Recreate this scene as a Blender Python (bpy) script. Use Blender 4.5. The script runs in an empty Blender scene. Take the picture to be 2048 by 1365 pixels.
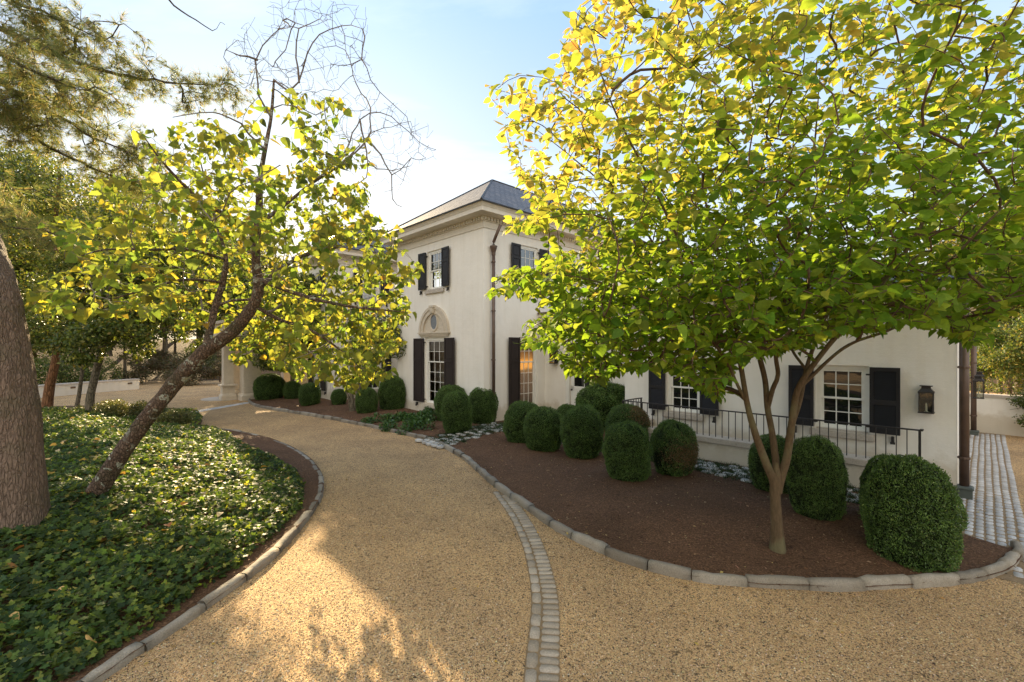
import bpy, bmesh, math, random
import numpy as np
from mathutils import Vector, noise as mnoise
from mathutils.geometry import delaunay_2d_cdt
random.seed(7); R = np.random.default_rng(11)
S = bpy.context.scene; COL = S.collection
rad = math.radians

# ------------------------------------------------------------------ camera numbers (measured from vanishing points)
F, CX, HY, CH = 898.0, 1024.0, 694.0, 2.5
def gp(px, py, z=0.0):
    d = F*(CH-z)/(py-HY); return np.array(((px-CX)/F*d, d, z))
def at(px, py, d):
    return np.array(((px-CX)/F*d, d, CH-(py-HY)/F*d))
YAW = rad(43.5)
EX = np.array((math.cos(YAW-math.pi/2+0.0), math.sin(YAW-math.pi/2)))      # house local x : along the front, to the right
EX = np.array((math.sin(YAW), -math.cos(YAW)))
EY = np.array((math.cos(YAW), math.sin(YAW)))                                 # house local y : away from the drive
HC = np.array((-0.855, 13.6))
def h2w(w, s): return HC + w*EX + s*EY
def w2h(x, y):
    v = np.array((x, y)) - HC; return float(v@EX), float(v@EY)
CAMW, CAMS = w2h(0, 0)
def fw(px, s):                       # w on the plane s = const seen at column px
    k = (px-CX)/F; P = HC + s*EY; return (k*P[1]-P[0])/(EX[0]-k*EX[1])
def sw(px, w):
    k = (px-CX)/F; P = HC + w*EX; return (k*P[1]-P[0])/(EY[0]-k*EY[1])
def zf(w, s, py):
    d = h2w(w, s)[1]; return CH-(py-HY)/F*d

# ------------------------------------------------------------------ object helpers
def tag(o, label=None, cat=None, group=None, kind=None):
    for k, v in (('label', label), ('category', cat), ('group', group), ('kind', kind)):
        if v: o[k] = v
    return o
def empty(name, loc=(0, 0, 0), rz=0.0, parent=None):
    o = bpy.data.objects.new(name, None); COL.objects.link(o); o.location = loc; o.rotation_euler = (0, 0, rz)
    o.empty_display_size = .2
    if parent: o.parent = parent
    return o
def link(name, me, mat, parent=None, smooth=False):
    o = bpy.data.objects.new(name, me); COL.objects.link(o)
    if mat is not None:
        for m in (mat if isinstance(mat, (list, tuple)) else [mat]): me.materials.append(m)
    if parent: o.parent = parent
    if smooth: me.polygons.foreach_set('use_smooth', np.ones(len(me.polygons), bool))
    return o
def np_mesh(name, V, Fc, col=None, smooth=False):
    V = np.asarray(V, np.float32); Fc = np.asarray(Fc, np.int32); k = Fc.shape[1]
    me = bpy.data.meshes.new(name)
    me.vertices.add(len(V)); me.vertices.foreach_set('co', V.ravel())
    me.loops.add(Fc.size); me.loops.foreach_set('vertex_index', Fc.ravel())
    me.polygons.add(len(Fc)); me.polygons.foreach_set('loop_start', np.arange(0, Fc.size, k, dtype=np.int32))
    if smooth: me.polygons.foreach_set('use_smooth', np.ones(len(Fc), bool))
    me.update(calc_edges=True)
    if col is not None:
        a = me.attributes.new('Col', 'FLOAT_COLOR', 'POINT')
        c = np.ones((len(V), 4), np.float32); c[:, :3] = col
        a.data.foreach_set('color', c.ravel())
    return me
class MB:                                                  # mesh builder made of plain shapes
    def __init__(s): s.v = []; s.f = []; s.uv = None
    def box(s, x0, x1, y0, y1, z0, z1):
        b = len(s.v)
        s.v += [(x0,y0,z0),(x1,y0,z0),(x1,y1,z0),(x0,y1,z0),(x0,y0,z1),(x1,y0,z1),(x1,y1,z1),(x0,y1,z1)]
        s.f += [tuple(b+i for i in q) for q in ((0,3,2,1),(4,5,6,7),(0,1,5,4),(1,2,6,5),(2,3,7,6),(3,0,4,7))]
        return s
    def quad(s, *p):
        b = len(s.v); s.v += [tuple(q) for q in p]; s.f.append(tuple(range(b, b+len(p)))); return s
    def tube(s, pts, rr, n=8, cap=True):
        pts = [Vector(p) for p in pts]; rr = rr if hasattr(rr, '__len__') else [rr]*len(pts)
        b = len(s.v); up = Vector((0, 0, 1))
        for i, p in enumerate(pts):
            d = (pts[min(i+1, len(pts)-1)]-pts[max(i-1, 0)]).normalized()
            a = d.cross(up) if abs(d.z) < .95 else d.cross(Vector((1, 0, 0)))
            a.normalize(); c = d.cross(a)
            for j in range(n):
                t = 2*math.pi*j/n; q = p + (a*math.cos(t)+c*math.sin(t))*rr[i]; s.v.append(tuple(q))
        for i in range(len(pts)-1):
            for j in range(n):
                j2 = (j+1) % n; s.f.append((b+i*n+j, b+i*n+j2, b+(i+1)*n+j2, b+(i+1)*n+j))
        if cap:
            s.f.append(tuple(b+j for j in range(n))[::-1]); s.f.append(tuple(b+(len(pts)-1)*n+j for j in range(n)))
        return s
    def lathe(s, prof, n=16, c=(0, 0, 0)):
        b = len(s.v)
        for r, z in prof:
            for j in range(n):
                t = 2*math.pi*j/n; s.v.append((c[0]+r*math.cos(t), c[1]+r*math.sin(t), c[2]+z))
        for i in range(len(prof)-1):
            for j in range(n):
                j2 = (j+1) % n; s.f.append((b+i*n+j, b+i*n+j2, b+(i+1)*n+j2, b+(i+1)*n+j))
        s.f.append(tuple(b+j for j in range(n))[::-1]); s.f.append(tuple(b+(len(prof)-1)*n+j for j in range(n)))
        return s
    def frustum(s, c, w0, d0, z0, w1, d1, z1):
        b = len(s.v)
        for w, d, z in ((w0, d0, z0), (w1, d1, z1)):
            s.v += [(c[0]-w/2, c[1]-d/2, z), (c[0]+w/2, c[1]-d/2, z), (c[0]+w/2, c[1]+d/2, z), (c[0]-w/2, c[1]+d/2, z)]
        s.f += [tuple(b+i for i in q) for q in ((0,3,2,1),(4,5,6,7),(0,1,5,4),(1,2,6,5),(2,3,7,6),(3,0,4,7))]
        return s
    def mesh(s, name, bevel=0.0, smooth=False):
        me = bpy.data.meshes.new(name); me.from_pydata(s.v, [], s.f); me.update()
        bm = bmesh.new(); bm.from_mesh(me)
        bmesh.ops.recalc_face_normals(bm, faces=bm.faces)
        if bevel: bmesh.ops.bevel(bm, geom=list(bm.edges), offset=bevel, segments=1, affect='EDGES', clamp_overlap=True)
        bm.to_mesh(me); bm.free()
        if smooth: me.polygons.foreach_set('use_smooth', np.ones(len(me.polygons), bool))
        return me
    def build(s, name, mat, parent=None, bevel=0.0, smooth=False):
        return link(name, s.mesh(name, bevel, smooth), mat, parent)
def copy_tree(o, parent=None):
    c = o.copy(); COL.objects.link(c); c.parent = parent
    for ch in list(o.children): copy_tree(ch, c)
    return c
def unit(a): return a/np.maximum(np.linalg.norm(a, axis=-1, keepdims=True), 1e-9)

# ------------------------------------------------------------------ materials
class NT:
    def __init__(s, name):
        s.m = bpy.data.materials.new(name); s.m.use_nodes = True; s.t = s.m.node_tree; s.t.nodes.clear()
        s.out = s.n('ShaderNodeOutputMaterial')
    def n(s, ty, **kw):
        x = s.t.nodes.new(ty)
        for k, v in kw.items():
            if k in x.inputs: 
                i = x.inputs[k]
                if isinstance(v, bpy.types.NodeSocket): s.t.links.new(v, i)
                else: i.default_value = v
            else: setattr(x, k, v)
        return x
    def l(s, a, b): s.t.links.new(a, b)
    def coord(s, kind='Object', scale=(1, 1, 1)):
        c = s.n('ShaderNodeTexCoord'); m = s.n('ShaderNodeMapping'); s.l(c.outputs[kind], m.inputs['Vector']); m.inputs['Scale'].default_value = scale
        return m.outputs['Vector']
    def noise(s, vec, scale, detail=4, rough=.55, dist=0.0):
        x = s.n('ShaderNodeTexNoise'); s.l(vec, x.inputs['Vector']); x.inputs['Scale'].default_value = scale
        x.inputs['Detail'].default_value = detail; x.inputs['Roughness'].default_value = rough; x.inputs['Distortion'].default_value = dist
        return x.outputs['Fac']
    def voro(s, vec, scale, feature='F1', out='Distance'):
        x = s.n('ShaderNodeTexVoronoi', feature=feature); s.l(vec, x.inputs['Vector']); x.inputs['Scale'].default_value = scale
        return x.outputs[out]
    def ramp(s, fac, stops, interp='LINEAR'):
        x = s.n('ShaderNodeValToRGB'); s.l(fac, x.inputs['Fac']); cr = x.color_ramp; cr.interpolation = interp
        while len(cr.elements) < len(stops): cr.elements.new(.5)
        for e, (p, c) in zip(cr.elements, stops):
            e.position = p; e.color = (c if hasattr(c, '__len__') else (c, c, c)) + ((1,) if not hasattr(c, '__len__') or len(c) == 3 else ())
        return x.outputs['Color']
    def mix(s, fac, a, b, mode='MIX'):
        x = s.n('ShaderNodeMix', data_type='RGBA', blend_type=mode)
        for sock, v in ((x.inputs[0], fac), (x.inputs[6], a), (x.inputs[7], b)):
            if isinstance(v, bpy.types.NodeSocket): s.l(v, sock)
            elif hasattr(v, '__len__'): sock.default_value = (*v, 1)
            else: sock.default_value = v
        return x.outputs[2]
    def math(s, op, a, b=0.0):
        x = s.n('ShaderNodeMath', operation=op)
        for sock, v in ((x.inputs[0], a), (x.inputs[1], b)):
            if isinstance(v, bpy.types.NodeSocket): s.l(v, sock)
            else: sock.default_value = v
        return x.outputs[0]
    def bump(s, h, strength=.5, dist=.01, normal=None):
        x = s.n('ShaderNodeBump'); s.l(h, x.inputs['Height']); x.inputs['Strength'].default_value = strength; x.inputs['Distance'].default_value = dist
        if normal: s.l(normal, x.inputs['Normal'])
        return x.outputs['Normal']
    def pbr(s, col, rough=.6, normal=None, spec=.4, metal=0.0):
        p = s.n('ShaderNodeBsdfPrincipled')
        for k, v in (('Base Color', col), ('Roughness', rough), ('Specular IOR Level', spec), ('Metallic', metal), ('Normal', normal)):
            if v is None: continue
            if isinstance(v, bpy.types.NodeSocket): s.l(v, p.inputs[k])
            else: p.inputs[k].default_value = (*v, 1) if hasattr(v, '__len__') else v
        return p.outputs[0]
    def done(s, sh): s.l(sh, s.out.inputs['Surface']); return s.m

def m_gravel():
    t = NT('gravel'); v = t.coord()
    c = t.voro(v, 118, out='Color'); sep = t.n('ShaderNodeSeparateColor'); t.l(c, sep.inputs[0])
    pal = t.ramp(sep.outputs[0], [(0, (.07, .055, .042)), (.11, (.20, .145, .09)), (.2, (.52, .325, .16)), (.5, (.67, .44, .21)), (.8, (.76, .55, .31)), (1, (.80, .68, .53))], 'CONSTANT')
    c2 = t.voro(v, 40, out='Color'); sp2 = t.n('ShaderNodeSeparateColor'); t.l(c2, sp2.inputs[0])
    dk = t.ramp(sp2.outputs[1], [(0, .42), (.035, .42), (.04, 1), (1, 1)])
    big = t.ramp(t.noise(v, .7, 6, .66), [(.3, (.72, .71, .72)), (.7, (1.12, 1.10, 1.05))])
    col = t.mix(1.0, t.mix(1.0, pal, dk, 'MULTIPLY'), big, 'MULTIPLY')
    h = t.math('SUBTRACT', 1.0, t.voro(v, 118)); h2 = t.noise(v, 26, 4, .65)
    n = t.bump(h2, .55, .03, t.bump(h, .9, .012))
    return t.done(t.pbr(col, .85, n, .25))
def m_mulch(name='mulch', tint=(1, 1, 1)):
    t = NT(name); v = t.coord(scale=(1, 1, 1))
    w = t.n('ShaderNodeMapping'); t.l(v, w.inputs[0]); w.inputs['Scale'].default_value = (28, 60, 30); w.inputs['Rotation'].default_value = (0, 0, .6)
    a = t.noise(w.outputs[0], 1.0, 6, .7, 1.5); b = t.noise(v, 45, 5, .7)
    f = t.math('MULTIPLY', t.math('ADD', a, b), .5)
    T = lambda c: tuple(x*y for x, y in zip(c, tint))
    col = t.ramp(f, [(.3, T((.016, .009, .006))), (.45, T((.085, .045, .025))), (.57, T((.19, .105, .058))), (.68, T((.44, .29, .18)))])
    big = t.ramp(t.noise(v, 1.3, 3), [(.3, .8), (.7, 1.15)])
    n = t.bump(f, 1.0, .03, t.bump(t.noise(v, 7, 3), .5, .08))
    return t.done(t.pbr(t.mix(1, col, big, 'MULTIPLY'), .9, n, .2))
def m_stucco(name, base, lines=.25):
    t = NT(name); v = t.coord()
    blot = t.ramp(t.noise(v, .8, 6, .6), [(.3, tuple(c*.93 for c in base)), (.7, base)])
    st = t.coord(scale=(2.2, 2.2, .25)); streak = t.ramp(t.noise(st, 2.0, 5, .6), [(.3, (.945, .935, .915)), (.55, (1, 1, 1))])
    br = t.n('ShaderNodeTexBrick'); 
    sx = t.n('ShaderNodeSeparateXYZ'); t.l(v, sx.inputs[0]); cb = t.n('ShaderNodeCombineXYZ'); t.l(t.math('ADD', sx.outputs[0], sx.outputs[1]), cb.inputs[0]); t.l(sx.outputs[2], cb.inputs[1])
    t.l(cb.outputs[0], br.inputs['Vector']); br.inputs['Scale'].default_value = 1; br.inputs['Brick Width'].default_value = .21; br.inputs['Row Height'].default_value = .072
    br.inputs['Mortar Size'].default_value = .012; br.inputs['Mortar Smooth'].default_value = 1
    h = t.math('ADD', t.math('MULTIPLY', br.outputs['Fac'], -lines), t.math('MULTIPLY', t.noise(v, 38, 4, .6), .5))
    n = t.bump(h, .55, .012, t.bump(t.noise(v, 3.2, 2), .2, .06))
    dz = t.math('ADD', sx.outputs[2], t.math('MULTIPLY', t.noise(v, 2.5, 5, .65), -.9))
    dirt = t.ramp(dz, [(.0, (.80, .76, .69)), (.22, (1, 1, 1))])
    return t.done(t.pbr(t.mix(1, t.mix(1, blot, streak, 'MULTIPLY'), dirt, 'MULTIPLY'), .82, n, .25))
def m_stone(name, base, sc=1.0, var=.25, bump=.5, rough=.8):
    t = NT(name); v = t.coord(); g = t.n('ShaderNodeObjectInfo')
    f = t.noise(v, 6*sc, 6, .65); sp = t.noise(v, 120*sc, 2, .5)
    c = t.ramp(f, [(.28, tuple(x*(1-var) for x in base)), (.72, tuple(min(1, x*(1+var*.6)) for x in base))])
    c = t.mix(1, c, t.ramp(sp, [(.35, .78), (.65, 1.15)]), 'MULTIPLY')
    n = t.bump(t.noise(v, 45*sc, 4, .65), bump, .012, t.bump(t.noise(v, 9*sc, 3), bump, .03))
    return t.done(t.pbr(c, rough, n, .3))
def m_setts(name, a, b):
    t = NT(name); v = t.coord(); at_ = t.n('ShaderNodeAttribute', attribute_name='Col')
    c = t.mix(at_.outputs['Fac'], a, b)
    c = t.mix(1, c, t.ramp(t.noise(v, 90, 4, .6), [(.3, .72), (.7, 1.14)]), 'MULTIPLY')
    c = t.mix(1, c, t.ramp(t.noise(v, 7, 4, .6), [(.3, (.86, .83, .78)), (.65, (1.04, 1.03, 1.02))]), 'MULTIPLY')
    n = t.bump(t.noise(v, 60, 4, .65), .6, .012, t.bump(t.noise(v, 14, 3), .4, .03))
    return t.done(t.pbr(c, .8, n, .3))
def m_plain(name, col, rough=.5, spec=.4, metal=0.0, var=.12, sc=8.0, bump=.1):
    t = NT(name); v = t.coord(); f = t.noise(v, sc, 5, .6)
    c = t.ramp(f, [(.3, tuple(x*(1-var) for x in col)), (.7, tuple(min(1, x*(1+var)) for x in col))])
    return t.done(t.pbr(c, rough, t.bump(t.noise(v, sc*8, 3), bump, .01), spec, metal))
def m_slate():
    t = NT('slate'); uv = t.n('ShaderNodeUVMap', uv_map='UVMap').outputs[0]; v = t.coord()
    br = t.n('ShaderNodeTexBrick'); t.l(uv, br.inputs['Vector'])
    for k, x in (('Scale', 1.0), ('Brick Width', .24), ('Row Height', .17), ('Mortar Size', .016), ('Mortar Smooth', .2), ('Bias', 0.0)): br.inputs[k].default_value = x
    br.inputs['Color1'].default_value = (.075, .073, .077, 1); br.inputs['Color2'].default_value = (.165, .15, .143, 1); br.inputs['Mortar'].default_value = (.03, .03, .03, 1)
    c = t.mix(1, br.outputs['Color'], t.ramp(t.noise(v, 1.4, 5, .7), [(.3, (.85, .82, .8)), (.7, (1.1, 1.05, 1.0))]), 'MULTIPLY')
    sx = t.n('ShaderNodeSeparateXYZ'); t.l(uv, sx.inputs[0])
    saw = t.math('FRACT', t.math('DIVIDE', sx.outputs[1], .17))
    h = t.math('ADD', t.math('MULTIPLY', saw, -.8), t.math('MULTIPLY', br.outputs['Fac'], -.6))
    n = t.bump(h, .8, .02, t.bump(t.noise(v, 9, 4), .3, .03))
    return t.done(t.pbr(c, .55, n, .45))
def m_bark(name, a, b, c, scale=1.0, vs=(14, 14, 3.0), bump=1.0, lichen=None, moss=None, crack=1.0):
    t = NT(name); v = t.coord(); m = t.n('ShaderNodeMapping'); t.l(v, m.inputs[0]); m.inputs['Scale'].default_value = tuple(x*scale for x in vs)
    warp = t.n('ShaderNodeVectorMath', operation='ADD'); nz = t.n('ShaderNodeTexNoise'); t.l(m.outputs[0], nz.inputs['Vector']); nz.inputs['Scale'].default_value = .9; nz.inputs['Detail'].default_value = 4
    t.l(m.outputs[0], warp.inputs[0]); t.l(nz.outputs['Color'], warp.inputs[1])
    cr = t.voro(warp.outputs[0], 1.0, 'DISTANCE_TO_EDGE'); f = t.noise(m.outputs[0], 1.6, 6, .7)
    col = t.ramp(f, [(.3, b), (.6, a), (.8, c)])
    crk = t.ramp(cr, [(0, 1-.62*crack), (.07, 1-.25*crack), (.16, 1)])
    col = t.mix(1, col, crk, 'MULTIPLY')
    if moss: col = t.mix(t.ramp(t.noise(v, 2.2, 4, .6), [(.5, 0.0), (.62, .7)]), col, moss)
    if lichen:
        lf = t.ramp(t.noise(v, 9, 4, .55, .4), [(.585, 0.0), (.61, 1.0)]); lm = t.ramp(t.noise(v, 1.7, 3), [(.38, 0.0), (.5, 1.0)])
        col = t.mix(t.math('MULTIPLY', lf, lm), col, lichen)
    h = t.math('ADD', t.math('MULTIPLY', t.ramp(cr, [(0, 0.0), (.2, 1.0)]), crack), t.math('MULTIPLY', f, .6))
    n = t.bump(h, bump, .03, t.bump(t.noise(v, 70, 4), .5, .006))
    return t.done(t.pbr(col, .85, n, .2))
def m_leaf(name, trans=.5, rough=.45, spec=.35, tboost=(1.25, 1.15, .6), base=None, vein=True):
    t = NT(name); a = t.n('ShaderNodeAttribute', attribute_name='Col'); v = t.coord()
    col = a.outputs['Color']
    if vein: col = t.mix(1, col, t.ramp(t.noise(v, 40, 3, .6), [(.3, .82), (.7, 1.12)]), 'MULTIPLY')
    p = t.pbr(col, rough, None, spec)
    tr = t.n('ShaderNodeBsdfTranslucent'); t.l(t.mix(1, col, tboost, 'MULTIPLY'), tr.inputs[0])
    mx = t.n('ShaderNodeMixShader'); mx.inputs[0].default_value = trans; t.l(p, mx.inputs[1]); t.l(tr.outputs[0], mx.inputs[2])
    return t.done(mx.outputs[0])
def m_glass(name='window_glass', tint=(.012, .013, .012), refl=.5):
    t = NT(name); v = t.coord()
    n = t.bump(t.noise(v, 2.2, 2), .05, .03)
    d = t.n('ShaderNodeBsdfDiffuse'); d.inputs[0].default_value = (*tint, 1)
    g = t.n('ShaderNodeBsdfGlossy'); g.inputs['Roughness'].default_value = .01; g.inputs[0].default_value = (.95, .96, .97, 1); t.l(n, g.inputs['Normal'])
    fr = t.n('ShaderNodeFresnel'); fr.inputs[0].default_value = 1.0+refl*2; t.l(n, fr.inputs['Normal'])
    mx = t.n('ShaderNodeMixShader'); t.l(fr.outputs[0], mx.inputs[0]); t.l(d.outputs[0], mx.inputs[1]); t.l(g.outputs[0], mx.inputs[2])
    return t.done(mx.outputs[0])
def m_clear(name='clear_glass'):
    t = NT(name)
    d = t.n('ShaderNodeBsdfTransparent'); d.inputs[0].default_value = (.9, .92, .9, 1)
    g = t.n('ShaderNodeBsdfGlossy'); g.inputs['Roughness'].default_value = .01
    fr = t.n('ShaderNodeFresnel'); fr.inputs[0].default_value = 1.5
    mx = t.n('ShaderNodeMixShader'); t.l(fr.outputs[0], mx.inputs[0]); t.l(d.outputs[0], mx.inputs[1]); t.l(g.outputs[0], mx.inputs[2])
    return t.done(mx.outputs[0])
def m_room(name, a, b, strength):
    t = NT(name); v = t.coord(); s_ = t.n('ShaderNodeSeparateXYZ'); t.l(v, s_.inputs[0])
    f = t.math('ADD', t.math('DIVIDE', s_.outputs[2], 2.9), t.math('MULTIPLY', t.math('SUBTRACT', t.noise(v, 3.0, 3, .5), .5), .10))
    d = (.03, .02, .012)
    c = t.ramp(f, [(0, d), (.18, (.10, .06, .035)), (.36, (.13, .075, .04)), (.38, (.30, .15, .06)), (.40, (.16, .09, .04)), (.44, b), (.52, b), (.56, (.35, .15, .04)), (.66, d)])
    e = t.n('ShaderNodeEmission'); t.l(c, e.inputs[0]); e.inputs[1].default_value = strength
    return t.done(e.outputs[0])
M = dict(
    gravel=m_gravel(), mulch=m_mulch(), litter_ground=m_mulch('leaf_litter', (.75, .85, .75)),
    stucco=m_stucco('white_painted_brick', (.87, .825, .745), .04), wingstucco=m_stucco('white_painted_brick_wing', (.87, .83, .755), .05),
    limestone=m_stone('limestone', (.62, .54, .43), 1, .12, .25), cream=m_plain('cream_trim_paint', (.72, .655, .55), .55, .4, 0, .06),
    white=m_plain('white_paint', (.80, .78, .72), .45, .4, 0, .04), shutter=m_plain('charcoal_paint', (.018, .017, .019), .5, .32, 0, .2, 5, .05),
    brownshutter=m_plain('dark_brown_paint', (.03, .022, .02), .6, .25, 0, .15, 5, .05),
    copper=m_plain('brown_copper', (.12, .078, .058), .42, .5, .35, .25, 4, .1), iron=m_plain('black_iron', (.035, .03, .028), .5, .5, .3, .2, 12),
    slate=m_slate(), leadglass=m_plain('leaded_glass', (.16, .18, .21), .25, .4, 0, .2, 30), glass=m_glass(refl=.36), skyglass=m_glass('old_window_glass', refl=.9), clear=m_clear(),
    kerb=m_setts('granite_kerb', (.205, .18, .145), (.36, .325, .27)), sett=m_setts('granite_setts', (.33, .28, .215), (.46, .405, .335)),
    cobble=m_setts('pale_cobbles', (.42, .42, .42), (.60, .60, .60)), flag=m_setts('pale_flagstone', (.42, .41, .39), (.57, .56, .53)),
    joint=m_stone('sandy_joint', (.27, .19, .105), 2, .25, .6), wallstone=m_stone('wall_cap_stone', (.50, .44, .37), 1, .15, .3),
    pinebark=m_bark('pine_bark', (.28, .20, .15), (.15, .105, .08), (.46, .36, .29), 1, (38, 38, 9), 1.0, None, (.16, .13, .085), .45),
    redbark=m_bark('lichen_bark', (.24, .165, .12), (.13, .09, .066), (.36, .26, .19), 1, (34, 34, 15), .8, (.52, .53, .43), (.085, .08, .04)),
    smoothbark=m_bark('smooth_bark', (.135, .092, .052), (.075, .052, .029), (.21, .155, .095), 1, (30, 30, 7), .3, None, (.15, .14, .075), .12),
    twig=m_plain('twig_bark', (.115, .075, .05), .8, .2, 0, .3, 12), greytwig=m_plain('grey_twig_bark', (.20, .165, .145), .8, .2, 0, .25, 12),
    redtrunk=m_bark('red_bark', (.30, .15, .07), (.17, .085, .045), (.42, .24, .12), 1, (16, 16, 4), .6), greybark=m_bark('grey_bark', (.20, .165, .115), (.11, .09, .06), (.30, .255, .19), 1, (18, 18, 5), .6),
    leaf=m_leaf('broad_leaf', .58, .6, .18, (1.75, 1.5, 1.0)), redleaf=m_leaf('heart_leaf', .6, .6, .18, (1.45, 1.55, 1.0)), ivy=m_leaf('ivy_leaf', .42, .5, .13, (3.0, 2.7, .7)),
    box=m_leaf('boxwood_leaf', .2, .45, .4, vein=False), boxcore=m_plain('boxwood_shade_core', (.012, .018, .007), .9, .1),
    bgleaf=m_leaf('far_leaf', .45, .45, .4, vein=False), needle=m_leaf('pine_needle', .5, .5, .2, (1.6, 1.6, 1), vein=False), litter=m_leaf('dry_leaf', .25, .6, .2),
    gcover=m_leaf('ground_cover_leaf', .3, .35, .5, vein=False),
    warmroom=m_room('lamp_lit_room', (.10, .035, .008), (.80, .34, .07), .42), curtain=m_plain('beige_curtain', (.25, .21, .15), .9, .1, 0, .3, 5),
    darkroom=m_plain('dark_room', (.02, .018, .016), .9, .1), bulb=m_plain('candle_white', (.8, .75, .6), .4),
    drain=m_plain('grey_green_metal', (.10, .115, .10), .5, .4, .3), step_light=m_plain('bronze_fitting', (.12, .08, .05), .4, .5, .6),
)

# ------------------------------------------------------------------ world, sun, camera
SUN = unit(np.array(((567-CX)/F, 1.0, (HY-315)/F)))
el = math.asin(SUN[2]); az = math.atan2(SUN[0], SUN[1])
W = bpy.data.worlds.new('World'); S.world = W; W.use_nodes = True; nt = W.node_tree; nt.nodes.clear()
def wn(ty, **kw):
    x = nt.nodes.new(ty)
    for k, v in kw.items(): setattr(x, k, v)
    return x
L = nt.links.new
sky = wn('ShaderNodeTexSky', sky_type='NISHITA', sun_disc=False); sky.sun_elevation = el; sky.sun_rotation = az; sky.air_density = 1.0; sky.dust_density = 1.2; sky.ozone_density = 1.2
pre = wn('ShaderNodeVectorMath', operation='SCALE'); L(sky.outputs[0], pre.inputs[0]); pre.inputs['Scale'].default_value = .12
gm = wn('ShaderNodeGamma'); L(pre.outputs[0], gm.inputs[0]); gm.inputs[1].default_value = .15
tc = wn('ShaderNodeTexCoord'); sx = wn('ShaderNodeSeparateXYZ'); L(tc.outputs['Generated'], sx.inputs[0])
den = wn('ShaderNodeMath', operation='ADD'); L(sx.outputs[2], den.inputs[0]); den.inputs[1].default_value = .12
dmx = wn('ShaderNodeMath', operation='MAXIMUM'); L(den.outputs[0], dmx.inputs[0]); dmx.inputs[1].default_value = .08
dv = wn('ShaderNodeVectorMath', operation='DIVIDE'); L(tc.outputs['Generated'], dv.inputs[0]); L(dmx.outputs[0], dv.inputs[1])
mp = wn('ShaderNodeMapping'); L(dv.outputs[0], mp.inputs[0]); mp.inputs['Scale'].default_value = (.55, 1.5, 0); mp.inputs['Rotation'].default_value = (0, 0, .35)
cn = wn('ShaderNodeTexNoise'); L(mp.outputs[0], cn.inputs['Vector']); cn.inputs['Scale'].default_value = .9; cn.inputs['Detail'].default_value = 7; cn.inputs['Roughness'].default_value = .58; cn.inputs['Distortion'].default_value = .6
cr = wn('ShaderNodeValToRGB'); L(cn.outputs['Fac'], cr.inputs[0]); cr.color_ramp.elements[0].position = .47; cr.color_ramp.elements[0].color = (0, 0, 0, 1); cr.color_ramp.elements[1].position = .78; cr.color_ramp.elements[1].color = (.75, .75, .75, 1)
cm = wn('ShaderNodeMix', data_type='RGBA'); L(cr.outputs[0], cm.inputs[0]); hs = wn('ShaderNodeHueSaturation'); L(gm.outputs[0], hs.inputs['Color']); hs.inputs['Saturation'].default_value = 2.6; tn = wn('ShaderNodeMix', data_type='RGBA', blend_type='MULTIPLY'); tn.inputs[0].default_value = 1; L(hs.outputs[0], tn.inputs[6]); er = wn('ShaderNodeValToRGB'); L(sx.outputs[2], er.inputs[0]); er.color_ramp.elements[0].position = .10; er.color_ramp.elements[0].color = (1.02, .93, .80, 1); er.color_ramp.elements[1].position = .60; er.color_ramp.elements[1].color = (.56, .76, 1.02, 1); e3 = er.color_ramp.elements.new(.32); e3.color = (.80, .89, .98, 1); L(er.outputs[0], tn.inputs[7]); L(tn.outputs[2], cm.inputs[6]); cm.inputs[7].default_value = (1.12, 1.16, 1.22, 1)
bg = wn('ShaderNodeBackground'); L(cm.outputs[2], bg.inputs[0]); bg.inputs[1].default_value = .41
# the visible sun itself
dt = wn('ShaderNodeVectorMath', operation='DOT_PRODUCT'); L(tc.outputs['Generated'], dt.inputs[0]); dt.inputs[1].default_value = tuple(SUN)
gt = wn('ShaderNodeMath', operation='GREATER_THAN'); L(dt.outputs['Value'], gt.inputs[0]); gt.inputs[1].default_value = math.cos(rad(.75))
b2 = wn('ShaderNodeBackground'); L(gt.outputs[0], b2.inputs[1]); b2.inputs[0].default_value = (18, 15, 10, 1)
# added bright cloud bank, unseen behind the camera, as warm fill for the shade
fy = wn('ShaderNodeMapRange', interpolation_type='SMOOTHSTEP'); L(sx.outputs[1], fy.inputs[0]); fy.inputs[1].default_value = .05; fy.inputs[2].default_value = -.55
fz = wn('ShaderNodeMapRange', interpolation_type='SMOOTHSTEP'); L(sx.outputs[2], fz.inputs[0]); fz.inputs[1].default_value = .16; fz.inputs[2].default_value = .34
fm = wn('ShaderNodeMath', operation='MULTIPLY'); L(fy.outputs[0], fm.inputs[0]); L(fz.outputs[0], fm.inputs[1])
fn = wn('ShaderNodeMapRange'); L(cn.outputs['Fac'], fn.inputs[0]); fn.inputs[1].default_value = .25; fn.inputs[2].default_value = .55; fn.inputs[3].default_value = .55
fk = wn('ShaderNodeMath', operation='MULTIPLY'); L(fm.outputs[0], fk.inputs[0]); L(fn.outputs[0], fk.inputs[1])
cb_ = wn('ShaderNodeMix', data_type='RGBA'); L(fk.outputs[0], cb_.inputs[0]); L(cm.outputs[2], cb_.inputs[6]); cb_.inputs[7].default_value = (1.55, 1.45, 1.30, 1); L(cb_.outputs[2], bg.inputs[0])
ad = wn('ShaderNodeAddShader'); L(bg.outputs[0], ad.inputs[0]); L(b2.outputs[0], ad.inputs[1])
wo = wn('ShaderNodeOutputWorld'); L(ad.outputs[0], wo.inputs[0])

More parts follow.
